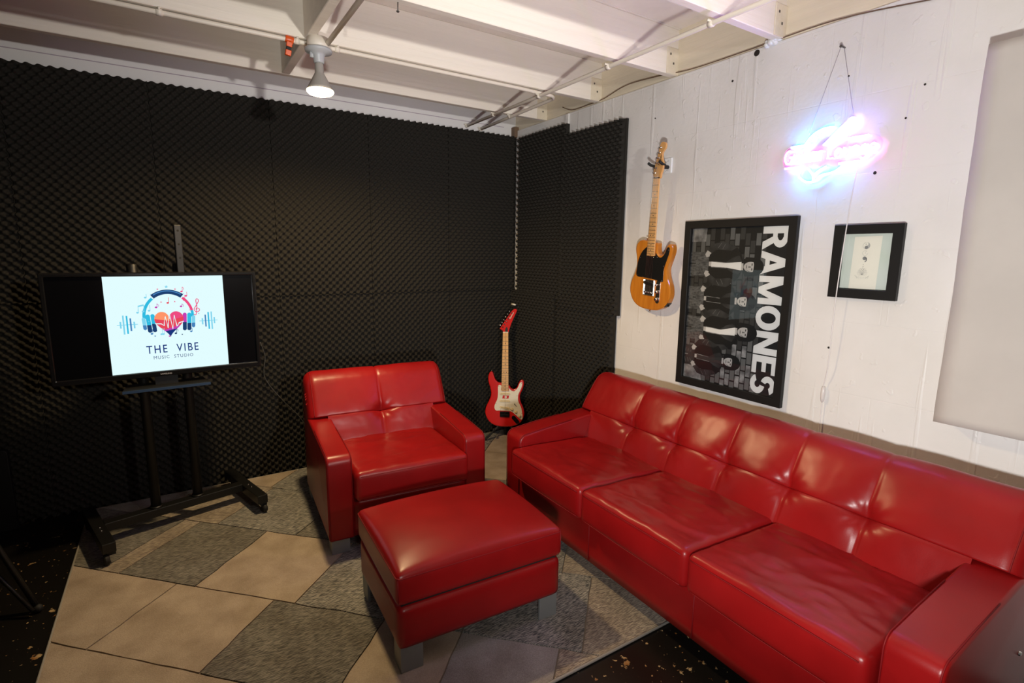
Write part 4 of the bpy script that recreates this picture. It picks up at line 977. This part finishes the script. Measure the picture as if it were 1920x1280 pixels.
PC = thing('power_cord', 'thin clear power cord hanging from the neon sign past the small picture', 'cord', (0, 0, 0))
tubeobj('cord', spline([(-0.010, -2.642, 1.90), (-0.028, -2.640, 1.80), (-0.034, -2.634, 1.633), (-0.034, -2.623, 1.339), (-0.024, -2.617, 1.05), (-0.012, -2.603, 0.95), (-0.010, -2.602, 0.85), (-0.010, -2.603, 0.62), (-0.010, -2.600, 0.30)], 8, False), 0.0023, M['cord'], PC, 8)
bm = bmesh.new(); lathe(bm, [(0.0, 0.87), (0.006, 0.875), (0.009, 0.89), (0.010, 0.91), (0.009, 0.93), (0.006, 0.942), (0, 0.945)], 14, -0.012, -2.6025); bobj('inline_switch', bm, mat('clear_switch', (0.72, 0.68, 0.66), 0.3), PC, True)

# ------------------------------------------------------------------ guitars
def bridge_to(n, scale=0.648): return scale*2**(-n/12)
def guitar(T, body, bodymat, head, headmat, pick, pickmat, neck_end, body_th=0.044, nut=0.748, bridge=0.100, strings=6, dots=True, hole=False):
    B = spline(body, 6); bm = bmesh.new(); f0, f1 = prism(bm, [(p.x, p.y) for p in B], -body_th, 0.0, bev=0.008); bmesh.ops.triangulate(bm, faces=[f0, f1]); bobj('body', bm, bodymat, T)
    if pick:
        pk = spline(pick, 4) if len(pick) > 8 else [Vector((*p, 0)) for p in pick]
        bm = bmesh.new(); f0, f1 = prism(bm, [(p.x, p.y) for p in pk], 0.0002, 0.0028); bmesh.ops.triangulate(bm, faces=[f0, f1]); pg = bobj('pickguard', bm, pickmat, T)
        bm = bmesh.new()
        for p in pk[::max(1, len(pk)//9)]:
            c = Vector((sum(q.x for q in pk)/len(pk), sum(q.y for q in pk)/len(pk))); q = Vector((p.x, p.y)); q += (c-q).normalized()*0.007; lathe(bm, [(0.0025, 0.0026), (0.002, 0.0036), (0, 0.0038)], 8, q.x, q.y)
        split(bobj('screw', bm, M['chrome'] if pickmat is M['blackp'] else M['fret'], pg, True))
    # neck
    zf = 0.012; bm = bmesh.new(); n = 12; rings = []
    for k in range(9):
        y_ = neck_end+(nut-neck_end)*k/8; hw = 0.028+(0.0212-0.028)*k/8; dp = 0.021 if k > 0 else 0.021
        rings.append([bm.verts.new((hw*math.cos(PI+PI*i/n), y_, zf-0.003+dp*math.sin(PI+PI*i/n))) for i in range(n+1)]+[bm.verts.new((hw, y_, zf)), bm.verts.new((-hw, y_, zf))])
    for A, C in zip(rings, rings[1:]):
        m_ = len(A)
        for i in range(m_): bm.faces.new((A[i], A[(i+1) % m_], C[(i+1) % m_], C[i]))
    bm.faces.new(rings[0]); bm.faces.new(list(reversed(rings[-1])))
    nk = bobj('neck', bm, M['maple'], T)
    bm = bmesh.new()
    for f_ in range(1, 22):
        y_ = bridge+bridge_to(f_)
        if y_ < neck_end+0.003: break
        t = (nut-y_)/(nut-neck_end); hw = 0.0212+(0.028-0.0212)*t; box(bm, -hw, hw, y_-0.0011, y_+0.0011, zf, zf+0.0012)
    split(bobj('fret', bm, M['fret'], nk))
    bm = bmesh.new()
    for f_ in (3, 5, 7, 9, 12, 15, 17, 19, 21):
        y_ = bridge+(bridge_to(f_)+bridge_to(f_-1))/2
        if y_ < neck_end: continue
        for dx in ((-0.010, 0.010) if f_ == 12 else (0,)): lathe(bm, [(0.0032, zf+0.0002), (0.0032, zf+0.0006)], 10, dx, y_)
    split(bobj('position_dot', bm, M['void'], nk))
    boxobj('nut', -0.0212, 0.0212, nut, nut+0.005, 0.0, zf+0.003, M['void'] if headmat is M['maple_head'] else M['paper'], T)
    H_ = [(x, nut+y_) for x, y_ in head]; hs = spline(H_, 4); bm = bmesh.new(); f0, f1 = prism(bm, [(p.x, p.y) for p in hs], -0.008, 0.006, bev=0.0015); bmesh.ops.triangulate(bm, faces=[f0, f1]); hd = bobj('headstock', bm, headmat, T)
    return hd, nut, zf
def tuners(T, pts, side, zf):
    for (x, y_) in pts:
        bm = bmesh.new(); lathe(bm, [(0.0062, 0.006), (0.0062, 0.008), (0.0035, 0.009), (0.0035, 0.017), (0.004, 0.018), (0, 0.0185)], 12, x, y_)
        tube(bm, [(x, y_, -0.011), (x+side[0]*0.022, y_+side[1]*0.022, -0.011)], 0.0024, 8)
        q = Vector((x+side[0]*0.028, y_+side[1]*0.028, -0.011)); bmesh.ops.create_uvsphere(bm, u_segments=10, v_segments=6, radius=0.0065, matrix=Matrix.Translation(q) @ Matrix.Diagonal((1, 1.2, 0.6, 1)))
        bobj('tuning_peg', bm, M['chrome'], T, True)
def strings_(T, tun, nut, zf, bridge_y, z0=0.016):
    for i in range(6):
        x0 = -0.026+0.0104*i; x1 = -0.0175+0.007*i
        tubeobj('string', [(x0, bridge_y, z0), (x1, nut+0.002, zf+0.0035), (tun[i][0], tun[i][1], 0.0135)], 0.00085-0.00008*i, M['string'], T, 5)
tele_body = [(0.0, 0.0), (-0.075, 0.008), (-0.128, 0.040), (-0.157, 0.095), (-0.152, 0.150), (-0.128, 0.203), (-0.114, 0.250), (-0.120, 0.300), (-0.131, 0.345), (-0.120, 0.385), (-0.085, 0.406), (-0.050, 0.402), (-0.030, 0.396),
             (0.0, 0.394), (0.034, 0.392), (0.037, 0.365), (0.045, 0.335), (0.068, 0.325), (0.090, 0.342), (0.104, 0.372), (0.122, 0.392), (0.142, 0.385), (0.148, 0.350), (0.134, 0.300), (0.120, 0.250), (0.130, 0.200), (0.153, 0.150), (0.158, 0.095), (0.130, 0.040), (0.075, 0.008)]
tele_head = [(-0.021, 0.0), (-0.024, 0.010), (-0.032, 0.022), (-0.028, 0.045), (-0.016, 0.090), (-0.002, 0.145), (0.006, 0.180), (0.018, 0.192), (0.036, 0.190), (0.046, 0.176), (0.042, 0.156), (0.026, 0.136), (0.026, 0.110), (0.036, 0.080), (0.036, 0.050), (0.027, 0.025), (0.021, 0.0)]
tele_pick = [(-0.104, 0.192), (-0.106, 0.240), (-0.098, 0.290), (-0.075, 0.335), (-0.045, 0.362), (-0.028, 0.368), (-0.028, 0.318), (0.028, 0.318), (0.032, 0.335), (0.050, 0.318), (0.072, 0.312), (0.096, 0.332), (0.112, 0.368), (0.128, 0.372), (0.130, 0.345), (0.116, 0.300), (0.100, 0.250), (0.100, 0.200), (0.096, 0.176), (0.036, 0.184), (-0.040, 0.188)]
def frame_from(P0, P1, nrm):
    """matrix with local y from P0 to P1, local z close to nrm"""
    P0, P1 = Vector(P0), Vector(P1); y_ = (P1-P0).normalized(); x_ = y_.cross(Vector(nrm)).normalized(); z_ = x_.cross(y_)
    return Matrix(((x_.x, y_.x, z_.x, P0.x), (x_.y, y_.y, z_.y, P0.y), (x_.z, y_.z, z_.z, P0.z), (0, 0, 0, 1)))
TG = thing('electric_guitar', 'amber wood electric guitar with black pickguard hanging on the white wall', 'guitar', mw=frame_from((-0.066, -1.580, 1.196), (-0.098, -1.640, 2.145), (-1, 0, 0)))
hd, nut, zf = guitar(TG, tele_body, M['tele'], tele_head, M['maple_head'], tele_pick, M['blackp'], 0.318)
tp = [(-0.018+0.0068*i, nut+0.030+0.0265*i) for i in range(6)]
tuners(TG, tp, (-1, 0.2), zf); strings_(TG, tp, nut, zf, 0.100, 0.014)
bm = bmesh.new(); text_into(bm, 'Squier', 0.03, 0.014, nut+0.098, 0.0064, 0, rot=math.radians(75), fitw=0.062, fith=0.018, shear=0.3); flatobj('headstock_lettering', bm, M['void'], hd)
bm = bmesh.new(); box(bm, -0.040, 0.040, 0.086, 0.178, 0.0, 0.002); box(bm, -0.040, -0.038, 0.086, 0.178, 0.002, 0.008); box(bm, 0.038, 0.040, 0.086, 0.178, 0.002, 0.008); box(bm, -0.040, 0.040, 0.086, 0.089, 0.002, 0.009); bevel(bm, 0.0008, 1); br = bobj('bridge_plate', bm, M['chrome'], TG)
for i in range(3):
    bm = bmesh.new(); tube(bm, [(-0.033+0.022*i, 0.104, 0.008), (-0.013+0.022*i, 0.104, 0.008)], 0.0045, 10); bobj('saddle', bm, M['chrome'], br, True)
bm = bmesh.new(); P = arc(-0.03, 0.160, 0.009, 90, 270, 8)+arc(0.03, 0.152, 0.009, -90, 90, 8); prism(bm, P, 0.002, 0.011); bobj('bridge_pickup', bm, M['blackp'], br)
bm = bmesh.new(); P = arc(0.070, 0.062, 0.0145, 180, 360, 10)+arc(0.070, 0.168, 0.0145, 0, 180, 10); prism(bm, P, 0.0, 0.0025); cp = bobj('control_plate', bm, M['chrome'], TG)
for yy in (0.072, 0.115):
    bm = bmesh.new(); lathe(bm, [(0.0095, 0.0025), (0.0095, 0.017), (0.008, 0.019), (0, 0.019)], 16, 0.070, yy); bobj('knob', bm, M['chrome'], cp, True)
bm = bmesh.new(); lathe(bm, [(0.003, 0.0025), (0.003, 0.012), (0.006, 0.013), (0.006, 0.022), (0, 0.023)], 10, 0.070, 0.155); bobj('selector_switch', bm, M['chrome'], cp, True)
bm = bmesh.new(); box(bm, -0.017, 0.017, -0.0015, 0.0015, -0.018, 0.018); lathe(bm, [(0.007, -0.001), (0.007, 0.001)], 12); jk = bobj('jack_plate', bm, M['blackp'], TG); jk.matrix_local = Matrix.Translation((0.1335, 0.046, -0.022)) @ Matrix.Rotation(math.radians(52), 4, 'Z')
for (x, y_, d) in ((0.0, -0.001, -1), (-0.062, 0.405, 1)):
    bm = bmesh.new(); tube(bm, [(x, y_, -0.02), (x, y_+d*0.008, -0.02), (x, y_+d*0.010, -0.02), (x, y_+d*0.013, -0.02)], [0.003, 0.003, 0.006, 0.006], 10); bobj('strap_button', bm, M['chrome'], TG, True)
# hanger
HG = thing('guitar_hanger', 'white wall hanger plate with two black padded prongs', 'hanger', (0, -1.623, 2.020))
bm = bmesh.new(); box(bm, -0.012, 0.0, -0.0285, 0.0275, -0.043, 0.043); bevel(bm, 0.006, 3); bobj('plate', bm, M['white'], HG)
bm = bmesh.new()
for (a, b) in (((-0.006, 0.018), (0.004, 0.030)), ((-0.008, -0.032), (0.004, -0.022))): stroke(bm, [(a[0]-0.004, a[1]), (a[0]+0.004, a[1]+0.008), (b[0], b[1]-0.008), (b[0]+0.004, b[1])], 0.002, 0.0)
o = flatobj('plate_marks', bm, M['pencil'], HG); o.matrix_local = Matrix(((0, 0, -1, -0.0125), (-1, 0, 0, 0), (0, 1, 0, 0), (0, 0, 0, 1)))
tubeobj('arm', [(-0.01, -0.004, -0.010), (-0.058, -0.004, -0.012)], 0.0105, M['rubber'], HG, 12)
for s in (-1, 1):
    tubeobj('prong', [(-0.05, -0.004, -0.012), (-0.064, -0.004+s*0.018, -0.012), (-0.075, -0.004+s*0.034, -0.010), (-0.112, -0.004+s*0.040, -0.002), (-0.128, -0.004+s*0.040, 0.006)], 0.0078, M['rubber'], HG, 12)

strat_body = [(0.0, 0.0), (-0.075, 0.008), (-0.128, 0.042), (-0.157, 0.100), (-0.152, 0.155), (-0.128, 0.207), (-0.113, 0.255), (-0.120, 0.305), (-0.136, 0.360), (-0.136, 0.405), (-0.120, 0.435), (-0.102, 0.432), (-0.092, 0.405), (-0.078, 0.372), (-0.055, 0.352), (-0.030, 0.348),
              (0.0, 0.342), (0.032, 0.330), (0.045, 0.308), (0.070, 0.300), (0.092, 0.312), (0.106, 0.345), (0.122, 0.372), (0.142, 0.372), (0.150, 0.345), (0.140, 0.300), (0.120, 0.252), (0.124, 0.205), (0.146, 0.155), (0.155, 0.100), (0.130, 0.042), (0.075, 0.008)]
strat_head = [(-0.021, 0.0), (-0.022, 0.012), (-0.034, 0.022), (-0.047, 0.030), (-0.040, 0.042), (-0.012, 0.085), (0.022, 0.135), (0.048, 0.172), (0.064, 0.186), (0.080, 0.188), (0.088, 0.176), (0.078, 0.150), (0.058, 0.105), (0.040, 0.060), (0.029, 0.025), (0.021, 0.0)]
strat_pick = [(-0.055, 0.325), (-0.030, 0.325), (-0.029, 0.285), (0.029, 0.285), (0.032, 0.305), (0.050, 0.288), (0.075, 0.285), (0.100, 0.310), (0.118, 0.350), (0.134, 0.352), (0.134, 0.325), (0.118, 0.285), (0.104, 0.250), (0.106, 0.205), (0.128, 0.160), (0.140, 0.105), (0.140, 0.068), (0.128, 0.062), (0.100, 0.085), (0.065, 0.115), (0.036, 0.126), (-0.040, 0.128), (-0.070, 0.128), (-0.083, 0.150), (-0.078, 0.180), (-0.062, 0.215), (-0.056, 0.260)]
RG_ = thing('electric_guitar', 'red double-cutaway electric guitar with cream pickguard standing in the foam corner', 'guitar', mw=frame_from((-0.229, -0.245, 0.112), (-0.137, -0.100, 1.045), (-0.62, -0.785, 0)) @ Matrix.Scale(1.035, 4))
hd, nut, zf = guitar(RG_, strat_body, M['redpaint'], strat_head, M['redpaint'], strat_pick, M['creamguard'], 0.285)
tp = [(-0.024+0.0145*i, nut+0.043+0.0222*i) for i in range(6)]
tuners(RG_, tp, (-0.83, 0.56), zf)
tubeobj('string', [(0.004, 0.1, 0.016), (0.003, nut, zf+0.003)], 0.0006, M['string'], RG_, 5)
bm = bmesh.new(); text_into(bm, 'Epiphone', 0.03, 0.047, nut+0.135, 0.0064, 0, rot=math.radians(58), fitw=0.060, fith=0.015, shear=0.3); flatobj('headstock_lettering', bm, M['paper'], hd)
bm = bmesh.new(); flat(bm, [(x, nut+y_) for x, y_ in [(-0.004, 0.004), (0.016, 0.004), (0.017, 0.030), (0.009, 0.046), (0.002, 0.040), (-0.004, 0.026)]], 0.0068); flatobj('truss_rod_cover', bm, M['blackp'], hd)
for i, (yy, tilt) in enumerate(((0.262, 0), (0.205, 0), (0.150, -0.16))):
    bm = bmesh.new(); P = arc(-0.033, 0, 0.0085, 90, 270, 8)+arc(0.033, 0, 0.0085, -90, 90, 8); prism(bm, P, 0.0028, 0.009, bev=0.001)
    o = bobj('pickup', bm, M['cream'], RG_); o.matrix_local = Matrix.Translation((0.0, yy, 0)) @ Matrix.Rotation(tilt, 4, 'Z')
    bm = bmesh.new()
    for k in range(6): lathe(bm, [(0.0024, 0.009), (0.0024, 0.0098)], 8, -0.026+0.0104*k, 0)
    split(bobj('pole_piece', bm, M['fret'], o))
for (x, yy) in ((0.058, 0.140), (0.090, 0.118), (0.120, 0.088)):
    bm = bmesh.new(); lathe(bm, [(0.0125, 0.0028), (0.0120, 0.006), (0.0085, 0.008), (0.0075, 0.017), (0, 0.017)], 18, x, yy); bobj('knob', bm, M['cream'], RG_, True)
bm = bmesh.new(); tube(bm, [(0.075, 0.185, 0.003), (0.096, 0.160, 0.003)], 0.002, 6); lathe(bm, [(0.0035, 0.0028), (0.003, 0.016), (0, 0.017)], 10, 0.078, 0.182); bobj('selector_switch', bm, M['fret'], RG_, True)
bm = bmesh.new(); box(bm, -0.038, 0.038, 0.078, 0.122, 0.0, 0.011); box(bm, -0.036, 0.036, 0.084, 0.098, 0.011, 0.016); bevel(bm, 0.002, 2); bobj('bridge', bm, M['gloss'], RG_)
bm = bmesh.new(); P = arc(0, -0.022, 0.016, 180, 360, 10)+arc(0, 0.022, 0.016, 0, 180, 10); prism(bm, P, 0.0, 0.004, bev=0.001); lathe(bm, [(0.007, 0.004), (0.007, 0.007), (0, 0.0065)], 12); o = bobj('jack_plate', bm, M['gloss'], RG_); o.matrix_local = Matrix.Translation((0.086, 0.058, 0)) @ Matrix.Rotation(math.radians(42), 4, 'Z')
bm = bmesh.new(); 
for k in range(2):
    P = [(-0.024+0.028*k, -0.012), (0.0+0.026*k, -0.012), (0.004+0.026*k, 0.012), (-0.020+0.026*k, 0.012)]; flat(bm, P, 0.0032, 0)
text_into(bm, 'S', 0.03, 0.003, 0.0, 0.0034, 1, fith=0.019, fitw=0.019, bold=0.002); o = flatobj('guard_emblem', bm, [M['redpaint'], M['creamguard']], RG_); o.matrix_local = Matrix.Translation((0.003, 0.236, 0))
bm = bmesh.new(); tube(bm, [(-0.111, 0.433, -0.02), (-0.112, 0.441, -0.02), (-0.113, 0.446, -0.02)], [0.003, 0.003, 0.006], 10); bobj('strap_button', bm, M['chrome'], RG_, True)
# small black floor stand under it
GS = thing('guitar_stand', 'low black floor stand holding the red guitar', 'stand', (-0.235, -0.25, 0), (0, 0, math.radians(-38)))
tubeobj('leg', [(-0.15, -0.07, 0.022), (-0.06, 0.02, 0.10), (0, 0.05, 0.25)], 0.010, M['rubber'], GS); tubeobj('leg', [(0.15, -0.07, 0.022), (0.06, 0.02, 0.10), (0, 0.05, 0.25)], 0.010, M['rubber'], GS); tubeobj('leg', [(0, 0.10, 0.022), (0, 0.07, 0.12), (0, 0.05, 0.25)], 0.010, M['rubber'], GS)
for s in (-1, 1): tubeobj('cradle', [(s*0.08, 0.035, 0.085), (s*0.08, -0.02, 0.080), (s*0.08, -0.055, 0.082), (s*0.08, -0.06, 0.115)], 0.008, M['rubber'], GS)
# white cable clip on the foam above the guitar
bm = bmesh.new(); tube(bm, [(-0.065, -0.075, 1.100), (-0.060, -0.125, 1.098)], [0.010, 0.006], 10); tag(bobj('foam_pin', bm, M['paper'], None, True), 'small cream plastic pin stuck in the corner foam above the red guitar', 'pin')

# ------------------------------------------------------------------ ceiling lamp, conduits, clip
FX, FY = -1.775, -1.035
CL = thing('ceiling_lamp', 'bare reflector bulb lit in a grey lampholder under the joists', 'lamp', (FX, FY, 0))
bm = bmesh.new(); lathe(bm, [(0.050, 2.500), (0.050, 2.458), (0.047, 2.454), (0, 2.454)], 28); bobj('junction_box', bm, M['conduit'], CL, True)
bm = bmesh.new(); lathe(bm, [(0.0, 2.454), (0.060, 2.454), (0.062, 2.448), (0.060, 2.440), (0.034, 2.434), (0.026, 2.424), (0.024, 2.395), (0.022, 2.392), (0, 2.392)], 28)
box(bm, -0.040, -0.020, -0.006, 0.006, 2.412, 2.440); bobj('lampholder', bm, M['greyenamel'], CL, True)
bm = bmesh.new(); lathe(bm, [(0.016, 2.395), (0.020, 2.384), (0.020, 2.350), (0.023, 2.344), (0.040, 2.312), (0.054, 2.286), (0.060, 2.272)], 32); bobj('bulb', bm, M['bulbbody'], CL, True)
bm = bmesh.new(); lathe(bm, [(0.060, 2.272), (0.0625, 2.268), (0.061, 2.262), (0.052, 2.254), (0.030, 2.247), (0, 2.245)], 32); bobj('bulb_lens', bm, M['lens'], CL, True)
tag(tubeobj('ceiling_conduit', [(FX+0.035, FY-0.03, 2.476), (FX+0.035, -2.0, 2.482), (FX+0.035, -4.7, 2.482)], 0.0115, M['conduit'], None, 12), 'cream conduit running from the lamp box towards the camera', 'conduit', 'cream conduits under the joists')
def conduit(label, pts, clamps, ends=()):
    T = thing('ceiling_conduit', label, 'conduit', (0, 0, 0), group='cream conduits under the joists'); tubeobj('pipe', pts, 0.0105, M['conduit'], T, 12)
    for (p, ax) in clamps:
        bm = bmesh.new(); p = Vector(p); d = Vector((1, 0, 0)) if ax == 'x' else Vector((0, 1, 0)); tube(bm, [p-d*0.012, p+d*0.012], 0.0135, 12); e = Vector((0, 1, 0)) if ax == 'x' else Vector((1, 0, 0))
        a = p+Vector((0, 0, 0.006))-e*0.024; b = p+Vector((0, 0, 0.014))+e*0.024; box(bm, min(a.x, b.x)-0.004*(ax == 'x'), max(a.x, b.x)+0.004*(ax == 'x'), min(a.y, b.y)-0.004*(ax != 'x'), max(a.y, b.y)+0.004*(ax != 'x'), a.z, b.z)
        bobj('strap', bm, M['conduit'], T, True)
    return T
zA = 2.486; ra = 0.075
bend = [(-0.322-ra+ra*math.sin(a), -0.985+ra-ra*math.cos(a), zA-0.004) for a in [PI/2*i/8 for i in range(9)]]
conduit('cream conduit bracketed along the second joist, bending towards the back wall', [(-5.0, -0.985, zA), (FX-0.06, -0.985, zA), (FX+0.06, -0.985, zA), (-0.6, -0.985, zA)]+bend+[(-0.32, -0.45, 2.475), (-0.32, 0.018, 2.468)],
        [((-2.40, -0.985, zA), 'x'), ((FX-0.085, -0.985, zA), 'x'), ((FX+0.10, -0.985, zA), 'x'), ((-0.32, -0.42, 2.478), 'y'), ((-0.32, 0.008, 2.468), 'y')])
conduit('long cream conduit crossing below the joists near the right wall', [(-0.475, -4.9, 2.458), (-0.48, -2.2, 2.462), (-0.47, -1.0, 2.462), (-0.44, 0.018, 2.478)], [((-0.477, -1.61, 2.462), 'y'), ((-0.472, -0.99, 2.462), 'y'), ((-0.455, -0.42, 2.472), 'y'), ((-0.44, 0.008, 2.478), 'y'), ((-0.478, -2.23, 2.462), 'y')])
OC = thing('pipe_clip', 'orange plastic clip with a black band hung on the conduit by the lamp', 'clip', (-1.893, -0.985, 2.486), (0.12, 0.16, 0))
bm = bmesh.new(); lathe(bm, [(0.0145, -0.018), (0.0155, -0.016), (0.0155, 0.016), (0.0145, 0.018)], 16); bmesh.ops.rotate(bm, verts=bm.verts, cent=(0, 0, 0), matrix=Matrix.Rotation(PI/2, 3, 'Y')); bobj('clip_ring', bm, M['orange'], OC, True)
boxobj('clip_body', -0.013, 0.013, -0.024, -0.004, -0.034, -0.012, M['orange'], OC, 0.003); boxobj('clip_band', -0.011, 0.011, -0.023, -0.005, -0.048, -0.034, M['rubber'], OC, 0.002); boxobj('clip_foot', -0.013, 0.013, -0.026, -0.003, -0.072, -0.048, M['orange'], OC, 0.003)
bm = bmesh.new(); tube(bm, [(-1.594, -1.60, 2.502), (-1.596, -1.603, 2.466)], 0.0024, 8); tube(bm, [(-1.596, -1.603, 2.466), (-1.5963, -1.6035, 2.463)], 0.006, 10); tag(bobj('bent_nail', bm, M['nail'], None, True), 'dark nail sticking down out of the third joist', 'nail')
tag(tubeobj('old_wire', spline([(-0.004, -0.62, 2.545), (-0.004, -0.73, 2.505), (-0.004, -0.90, 2.502), (-0.005, -1.05, 2.506), (-0.003, -1.25, 2.540), (-0.003, -1.50, 2.528), (-0.003, -1.75, 2.503), (-0.003, -2.1, 2.500), (-0.004, -2.5, 2.498), (-0.004, -2.95, 2.44), (-0.004, -3.4, 2.40)], 6, False), 0.0026, M['wire'], None, 6), 'thin brown wire sagging along the top of the white wall', 'wire')

# ------------------------------------------------------------------ dark things at the left edge
BX = thing('black_panel', 'flat black panel leaning on the foam at the far left', 'panel', (-3.50, -0.07, 0), (0.0, 0, 0))
bm = bmesh.new(); P = [(-0.245, 0.0), (0.245, 0.0)]+arc(0.225, 0.43, 0.02, 0, 90, 6)+arc(-0.225, 0.43, 0.02, 90, 180, 6); prism(bm, P, -0.02, 0.02, bev=0.003); o = bobj('board', bm, M['satin'], BX); o.matrix_local = Matrix.Rotation(PI/2, 4, 'X')
TS = thing('tripod_stand', 'black tubular stand with its leg on the floor at the left edge', 'stand', (-3.36, -0.78, 0))
apex = Vector((0.0, 0.0, 0.82))
for (x, y_) in ((0.335, -0.25), (-0.36, -0.20), (0.02, 0.40)):
    f_ = Vector((x, y_, 0.014)); lg = tubeobj('leg', [f_, f_.lerp(apex, 0.5), apex], 0.011, M['blacksteel'], TS)
    tubeobj('brace', [f_+Vector((-0.01*1, -0.03, 0.012)), Vector((0, 0, 0.36))+Vector((x, y_, 0))*0.18], 0.008, M['blacksteel'], TS)
    bm = bmesh.new(); bmesh.ops.create_uvsphere(bm, u_segments=12, v_segments=8, radius=0.017, matrix=Matrix.Translation(f_+Vector((0, 0, 0.003)))); bobj('rubber_tip', bm, M['rubber'], lg, True)
tubeobj('pole', [(0, 0, 0.30), (0, 0, 1.05)], 0.013, M['blacksteel'], TS)
